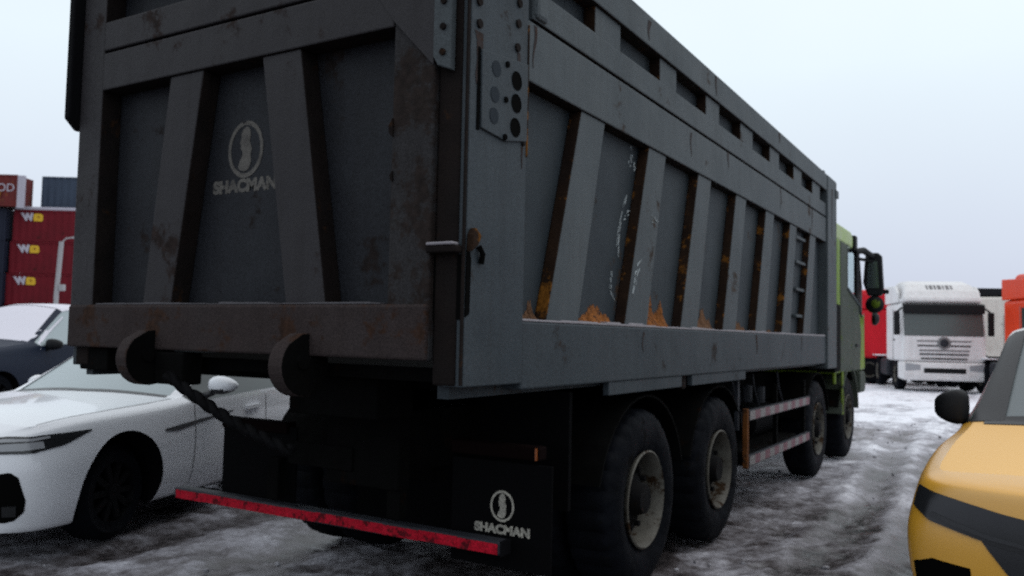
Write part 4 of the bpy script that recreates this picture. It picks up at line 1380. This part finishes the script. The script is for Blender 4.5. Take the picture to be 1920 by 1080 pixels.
# ------------------------------------------------------------------ tractor units further up the yard
def tractor(label, cat_group, loc, rz, paint, fairing=True, h=0.0, marks=False):
    """local frame: +x forward, y left, z up; front face at x=0"""
    LOCAL[0] = True
    t = thing('tractor_truck', label, 'truck', loc, rz, cat_group)
    c = MB().prism([(0, 0.95), (0.02, 1.75), (-0.18, 2.85 + h), (-2.25, 2.85 + h), (-2.25, 0.95)], 1, -1.24, 1.24).build('cab', paint, t, 0.11, seg=3)
    if fairing:
        fp = [(-0.12, 2.853 + h, 1.21), (-0.18, 3.02 + h, 1.20), (-0.34, 3.24 + h, 1.14), (-0.62, 3.46 + h, 1.02), (-1.1, 3.60 + h, 0.92), (-2.2, 3.64 + h, 0.90), (-2.2, 2.853 + h, 1.21)]
        fb = MB().add([(x_, -w_, z_) for x_, z_, w_ in fp] + [(x_, w_, z_) for x_, z_, w_ in fp],
                      [tuple(range(7)), tuple(range(13, 6, -1))] + [(k_, (k_ + 1) % 7, 7 + (k_ + 1) % 7, 7 + k_) for k_ in range(7)])
        f = fb.build('roof_fairing', paint, c, 0.12, seg=4)
        for sy in (1, -1):
            q0, q1 = sorted((sy * 1.17, sy * 1.26))
            MB().prism([(-0.55, 2.86 + h), (-0.62, 3.20 + h), (-0.95, 3.42 + h), (-2.3, 3.48 + h), (-2.3, 2.86 + h)], 1, q0, q1).build('side_deflector', paint, c, 0.03)
    else:
        MB().prism([(-0.10, 2.95 + h), (-0.6, 3.16 + h), (-2.2, 3.20 + h), (-2.2, 2.86 + h)], 1, -1.1, 1.1).build('roof_deflector', M['plastic'], c, 0.04)
    MB().prism([(0.055, 2.50 + h), (0.0, 2.50 + h), (-0.16, 2.83 + h), (0.05, 2.78 + h)], 1, -1.20, 1.20).build('sun_visor', M['plastic'], c, 0.02)
    ws = MB().prism([(0.035, 1.79), (0.0, 1.77), (-0.13, 2.60 + h), (-0.085, 2.62 + h)], 1, -1.17, 1.17).build('windshield', M['truck_glass'], c, 0.015)
    bp_ = MB().prism([(0.06, 0.36), (0.10, 0.55), (0.09, 0.93), (-0.02, 0.948), (-0.60, 0.948), (-0.60, 0.40)], 1, -1.24, 1.24).build('bumper', paint, t, 0.05)
    MB().box(0.085, 0.106, -0.62, 0.62, 0.60, 0.76).build('bumper_intake', M['plastic'], bp_, 0.02)
    MB().box(0.098, 0.104, -0.26, 0.26, 0.42, 0.53).build('number_plate', M['white_truck'], bp_)
    for z, hw, mt in ((1.62, 0.80, 'slat_grey'), (1.47, 0.78, 'plastic'), (1.32, 0.74, 'slat_grey'), (1.20, 0.72, 'plastic'), (1.06, 0.68, 'plastic')):
        MB().box(0.0, 0.035, -hw, hw, z - 0.022, z + 0.022).build('grille_slat', M[mt], c, 0.01)
    MB().lathe([(0.0, 0.0), (0.02, 0.17), (0.0, 0.20)], (0.035, 0, 1.56), 0, 28).build('badge', M['slat_grey'], c, smooth=50)
    MB().lathe([(0.012, 0.0), (0.022, 0.10), (0.012, 0.13)], (0.045, 0, 1.56), 0, 20).build('badge_centre', M['bar_grey'], c, smooth=50)
    for sy in (1, -1):
        y0, y1 = sorted((sy * 0.72, sy * 1.16))
        hl = MB().prism([(y0, 0.70), (y1, 0.66), (y1, 0.92), (y0, 0.86)] if sy > 0 else [(y0, 0.66), (y1, 0.70), (y1, 0.86), (y0, 0.92)], 0, 0.08, 0.112).build('headlight', M['lamp_clear'], bp_, 0.015)
        m0, m1 = sorted((sy * 1.30, sy * 1.47))
        mi_ = MB().box(-0.10, 0.04, m0, m1, 1.80, 2.55).build('mirror', M['plastic'], t, 0.03)
        MB().tube([(-0.05, sy * 1.38, 2.54), (-0.08, sy * 1.22, 2.68)], 0.03, 6).build('mirror_arm', M['plastic'], mi_)
        w0, w1 = sorted((sy * 1.232, sy * 1.248))
        dw = MB().prism([(-0.22, 1.85), (-0.30, 2.60), (-1.10, 2.60), (-1.10, 1.85)], 1, w0, w1).build('side_window', M['glass'], c)
        dd0, dd1 = sorted((sy * 1.235, sy * 1.252))
        MB().box(-1.2, -1.185, dd0, dd1, 0.98, 2.66).build('door_seam', M['slat_grey'], c)
        MB().box(-1.12, -0.95, dd0, dd1 if sy > 0 else dd1, 1.62, 1.67).build('door_handle', M['plastic'], c)
        z0_, z1_ = sorted((sy * 0.86, sy * 1.16))
        for k, xw in enumerate((-1.35, -4.1, -5.45)):
            wh = MB().cyl((xw, sy * 1.10 - (0.06 if sy > 0 else 0), 0.52), 1, 0.2, 0.06, 18).build('wheel', M['hub'], t)
            MB().lathe([(-sy * a, b) for a, b in tyre_prof(0.30, 0.52, 0.29)], (xw, sy * 1.17, 0.52), 1, 40).build('tyre', M['rubber'], wh, smooth=40)
            MB().lathe([(-sy * a, b) for a, b in ((0.02, 0.30), (0.04, 0.27), (0.16, 0.2), (0.14, 0.0))], (xw, sy * 1.17, 0.52), 1, 30).build('rim', M['rim'], wh, smooth=40)
        a0, a1 = sorted((sy * 0.55, sy * 1.20))
        MB().box(-3.4, -2.35, a0, a1, 0.42, 1.0).build('fuel_tank', M['bar_grey'], t, 0.10)
        b0, b1 = sorted((sy * 0.30, sy * 0.40))
        MB().box(-6.1, -0.65, b0, b1, 0.60, 0.88).build('frame_rail', M['black'], t)
        g0, g1 = sorted((sy * 0.80, sy * 1.20))
        MB().box(-6.0, -3.6, g0, g1, 1.07, 1.11).build('mudguard', M['snow'], t, 0.02)
    MB().box(-2.2, -0.62, -1.0, 1.0, 0.5, 0.947).build('engine_bay', M['black'], t)
    MB().box(-5.2, -4.3, -0.5, 0.5, 1.0, 1.16).build('fifth_wheel', M['black'], t, 0.03)
    if marks:      # lettering too blurred to read in the photo: only its strokes
        sm_ = MB()
        for y, w in ((0.36, 0.05), (0.24, 0.09), (0.12, 0.04), (0.0, 0.10), (-0.13, 0.06), (-0.25, 0.09), (-0.37, 0.05)):
            sm_.add([(-0.40, y - w / 2, 3.300), (-0.40, y + w / 2, 3.300), (-0.575, y + w / 2, 3.440), (-0.575, y - w / 2, 3.440),
                     (-0.42, y - w / 2, 3.285), (-0.42, y + w / 2, 3.285), (-0.595, y + w / 2, 3.425), (-0.595, y - w / 2, 3.425)],
                    [(0, 1, 2, 3), (7, 6, 5, 4), (0, 4, 5, 1), (2, 6, 7, 3), (0, 3, 7, 4), (1, 5, 6, 2)])
        sm_.build('lettering', M['slat_grey'], f)['kind'] = 'stuff'
    LOCAL[0] = False
    return t


GRP = 'tractor trucks parked up the yard'
tractor('white tractor truck facing the camera with black sun visor and dark windscreen', GRP, (-0.15, 27.3, 0), R(-71), M['white_truck'], marks=True)
tractor('red tractor truck mostly hidden behind the lime green cab', GRP, (-4.3, 32.6, 0), R(180), M['red_truck'], h=-0.05)
tractor('cream white tractor truck half hidden to the right of the white one', GRP, (2.55, 35.0, 0), R(3), M['cream_truck'], fairing=False, h=0.5)
tractor('orange red tractor truck above the roof of the yellow crossover', GRP, (3.55, 24.6, 0), R(-66), M['orange_truck'])


# ------------------------------------------------------------------ container stack, pole, wood
def container(label, loc, rz, mat, L=12.19, logo=False, doors=None):
    """local: x along the length from its left end, front face at y=0, base z=0"""
    LOCAL[0] = True
    H, Wd = 2.59, 2.44
    o = thing('shipping_container', label, 'container', loc, rz, 'containers stacked behind the parked cars')
    mb = MB()
    # corrugated front and back
    n = int(L / 0.28)
    for yb, d in ((0.02, 1), (Wd - 0.02, -1)):
        vs = []
        for i in range(n + 1):
            x = 0.12 + (L - 0.24) * i / n
            off = 0.0 if (i // 1) % 2 == 0 else 0.045
            vs += [(x - 0.045, yb + d * (0.0 if i % 2 == 0 else 0.045), 0.16), (x - 0.045, yb + d * (0.0 if i % 2 == 0 else 0.045), H - 0.12), (x + 0.045, yb + d * (0.0 if i % 2 == 0 else 0.045), 0.16), (x + 0.045, yb + d * (0.0 if i % 2 == 0 else 0.045), H - 0.12)]
        fs = [(2 * k, 2 * k + 2, 2 * k + 3, 2 * k + 1) for k in range(2 * n + 1)]
        mb.add(vs, fs)
    mb.box(0.02, L - 0.02, 0.05, Wd - 0.05, H - 0.05, H - 0.02)
    mb.box(0.02, L - 0.02, 0.05, Wd - 0.05, 0.1, 0.16)
    mb.box(0.02, 0.06, 0.05, Wd - 0.05, 0.1, H - 0.05)
    mb.box(L - 0.06, L - 0.02, 0.05, Wd - 0.05, 0.1, H - 0.05)
    w = mb.build('wall', mat, o)
    for y in (0.0, Wd - 0.12):
        MB().box(0.1, L - 0.1, y, y + 0.12, 0.02, 0.17).build('bottom_rail', mat, o, 0.01)
        MB().box(0.1, L - 0.1, y, y + 0.12, H - 0.13, H).build('top_rail', mat, o, 0.01)
        for x in (0.0, L - 0.14):
            MB().box(x, x + 0.14, y, y + 0.12, 0.0, H + 0.002).build('corner_post', mat, o, 0.01)
    if logo:
        text_mesh('lettering', 'W', 0.80, M['cont_white'], o, Matrix.Translation((1.15, -0.005, 1.98)) @ Matrix.Rotation(R(90), 4, 'X') @ Matrix(((1, -0.25, 0, 0), (0, 1, 0, 0), (0, 0, 1, 0), (0, 0, 0, 1))), 0.06, 0.01, 1.0)
        MB().prism([(1.60, 1.68), (2.28, 1.66), (2.36, 1.80), (2.33, 2.16), (2.20, 2.28), (1.68, 2.30), (1.58, 2.18)], 1, -0.012, 0.0).build('logo_block', M['cont_yellow'], w)
        text_mesh('lettering', 'u', 0.42, M['maroon'], o, Matrix.Translation((1.98, -0.016, 2.06)) @ Matrix.Rotation(R(90), 4, 'X'), 0.0, 0.004)
    LOCAL[0] = False
    return o


_a = R(31.1)
r0 = Vector((math.cos(_a), math.sin(_a), 0))
a0 = Vector((-math.sin(_a), math.cos(_a), 0))
C0 = Vector((1.88, -2.72, 0))


def at(lat, dep, z=0.0):
    v = C0 + r0 * lat + a0 * dep
    return (v.x, v.y, z)


CD = 68.0
CZ = R(31.1 + 2.5)
pad = MB()
pc = at(-46.0, CD)
pad.box(pc[0] - 26, pc[0] + 26, pc[1] - 22, pc[1] + 26, -0.3, 0.549)
pado = pad.build('loading_pad', M['slat_grey'])
pado['kind'] = 'structure'
levels = ['lowest', 'second lowest', 'second highest', 'topmost']
for k in range(4):
    lat = -41.2 + 0.17 * k
    container(['maroon container at the foot of the logo stack', 'maroon container second from the ground in the logo stack', 'maroon container with logo just below the top maroon one', 'maroon container with pale top rail under the blue and brown ones'][k],
              at(lat, CD, 2.6 * k + 0.55), CZ, M['maroon'], logo=True)
# pale rail of snow along the top maroon container
sn = MB()
LOCAL[0] = True
top = [o for o in bpy.data.objects if o.name.startswith('shipping_container') and o.parent is None][-1]
MB().box(0.05, 12.1, -0.02, 0.5, 2.595, 2.86).build('roof_snow', M['cont_white'], top, 0.05)
LOCAL[0] = False
container('blue grey container on top of the maroon stack', at(-39.1, CD + 1.0, 11.3), CZ, M['blue_cont'])
container('rusty brown container with marks at the upper left of the stack', at(-52.2, CD - 1.4, 11.05), CZ, M['brown_cont'])
for k in range(4):
    container(['navy container at the foot of the left-hand stack', 'navy container second from the ground in the left-hand stack', 'navy container third from the ground in the left-hand stack', 'navy container under the rusty brown one'][k],
              at(-53.2, CD - 1.0, 2.6 * k + 0.55), CZ, M['navy_cont'])
# printed marks on the brown one, pale end post beside it
bc = [o for o in bpy.data.objects if o.get('label', '').startswith('rusty brown')][0]
LOCAL[0] = True
text_mesh('lettering', 'OD', 0.9, M['cont_white'], bc, Matrix.Translation((11.3, -0.005, 1.5)) @ Matrix.Rotation(R(90), 4, 'X'), 0.0, 0.004)
MB().prism([(9.8, 1.0), (10.9, 0.7), (11.0, 1.2), (10.2, 1.5)], 1, -0.01, 0.0).build('logo_block', M['orange_dirt'], bc)
MB().box(12.20, 12.75, 0.0, 0.25, -0.1, 2.55).build('end_post', M['cont_white'], bc, 0.02)
LOCAL[0] = False

px = at(-21.7, 40)
PL = thing('lamp_pole', 'pale lamp pole with short arm in front of the maroon containers', 'pole', (px[0], px[1], 0), R(30))
LOCAL[0] = True
MB().tube([(0, 0, 0), (0, 0, 3.0), (0.12, 0, 5.55)], 0.11, 12).build('mast', M['pole'], PL, smooth=40)
MB().tube([(0.12, 0, 5.5), (0.35, 0, 5.72), (0.85, 0, 5.78)], 0.035, 8).build('arm', M['pole'], PL, smooth=40)
MB().box(0.65, 1.05, -0.12, 0.12, 5.70, 5.80).build('lamp_head', M['pole'], PL, 0.03)
MB().box(0.13, 0.38, -0.1, 0.1, 3.2, 3.5).build('switch_box', M['pole'], PL, 0.02)
LOCAL[0] = False


# far leafless trees beyond the white trucks
def bare_tree(label, loc, h, seed):
    rs = random.Random(seed)
    t = thing('bare_tree', label, 'tree', loc, 0, 'bare trees beyond the trucks')
    LOCAL[0] = True
    MB().tube([(0, 0, 0), (0.1, 0, h * 0.35), (0.0, 0.1, h * 0.7)], 0.14, 8).build('trunk', M['foliage'], t)
    cb = MB()

    def grow(p, d, L, r, n):
        q = p + d * L
        cb.tube([p, (p + q) / 2 + Vector((rs.uniform(-.1, .1), rs.uniform(-.1, .1), 0)) * L, q], r, 4)
        if n:
            for _ in range(4):
                dd = (d + Vector((rs.uniform(-1, 1), rs.uniform(-1, 1), rs.uniform(-0.2, 0.8))) * 0.75).normalized()
                grow(q - d * L * rs.uniform(0, 0.5), dd, L * 0.66, r * 0.6, n - 1)
    for z in (0.3, 0.45, 0.6, 0.7):
        for _ in range(3):
            a = rs.uniform(0, 6.28)
            grow(Vector((0.05, 0.05, h * z)), Vector((math.cos(a), math.sin(a), 0.8)).normalized(), h * 0.2, 0.05, 3)
    cb.build('crown', M['foliage'], t)
    LOCAL[0] = False


for k, (lat, dep, h) in enumerate(((43.5, 76, 6.4), (46.0, 78, 6.0), (41.0, 80, 6.0))):
    x, y, _ = at(lat, dep)
    bare_tree(['tallest bare tree beyond the white tractor trucks', 'bare tree nearest the orange truck on the skyline', 'bare tree half behind the white tractor truck roof'][k], (x, y, 0), h, k)


# loose lumps of ice and frozen slush kicked about the yard
def ice_lumps():
    rs = np.random.RandomState(11)
    bm = bmesh.new()
    bmesh.ops.create_icosphere(bm, subdivisions=1, radius=1.0)
    base = np.array([v.co[:] for v in bm.verts])
    tri = [tuple(v.index for v in f.verts) for f in bm.faces]
    bm.free()
    mb = MB()
    n = 0
    while n < 1500:
        x, y = rs.uniform(-5, 6), rs.uniform(-2.2, 16)
        if vnoise(np.array([x * 0.9]), np.array([y * 0.9]), 8)[0] < rs.uniform(0.25, 0.75):
            continue
        r = 0.006 + 0.022 * rs.rand() ** 3
        sc = rs.uniform(0.6, 1.4, 3) * r
        v = base * sc * rs.uniform(0.75, 1.25, (len(base), 1))
        a = rs.uniform(0, 6.28)
        c, s_ = math.cos(a), math.sin(a)
        v = np.stack([v[:, 0] * c - v[:, 1] * s_ + x, v[:, 0] * s_ + v[:, 1] * c + y, v[:, 2] * 0.7 - 0.006], -1)
        mb.add(v.tolist(), tri)
        n += 1
    o = mb.build('ice_lumps', worn('dirty_ice', (0.42, 0.42, 0.46), (0.20, 0.19, 0.20), (0.06, 0.05, 0.05), 0.4, 3, 0.5, streak=False))
    o['kind'] = 'stuff'


ice_lumps()
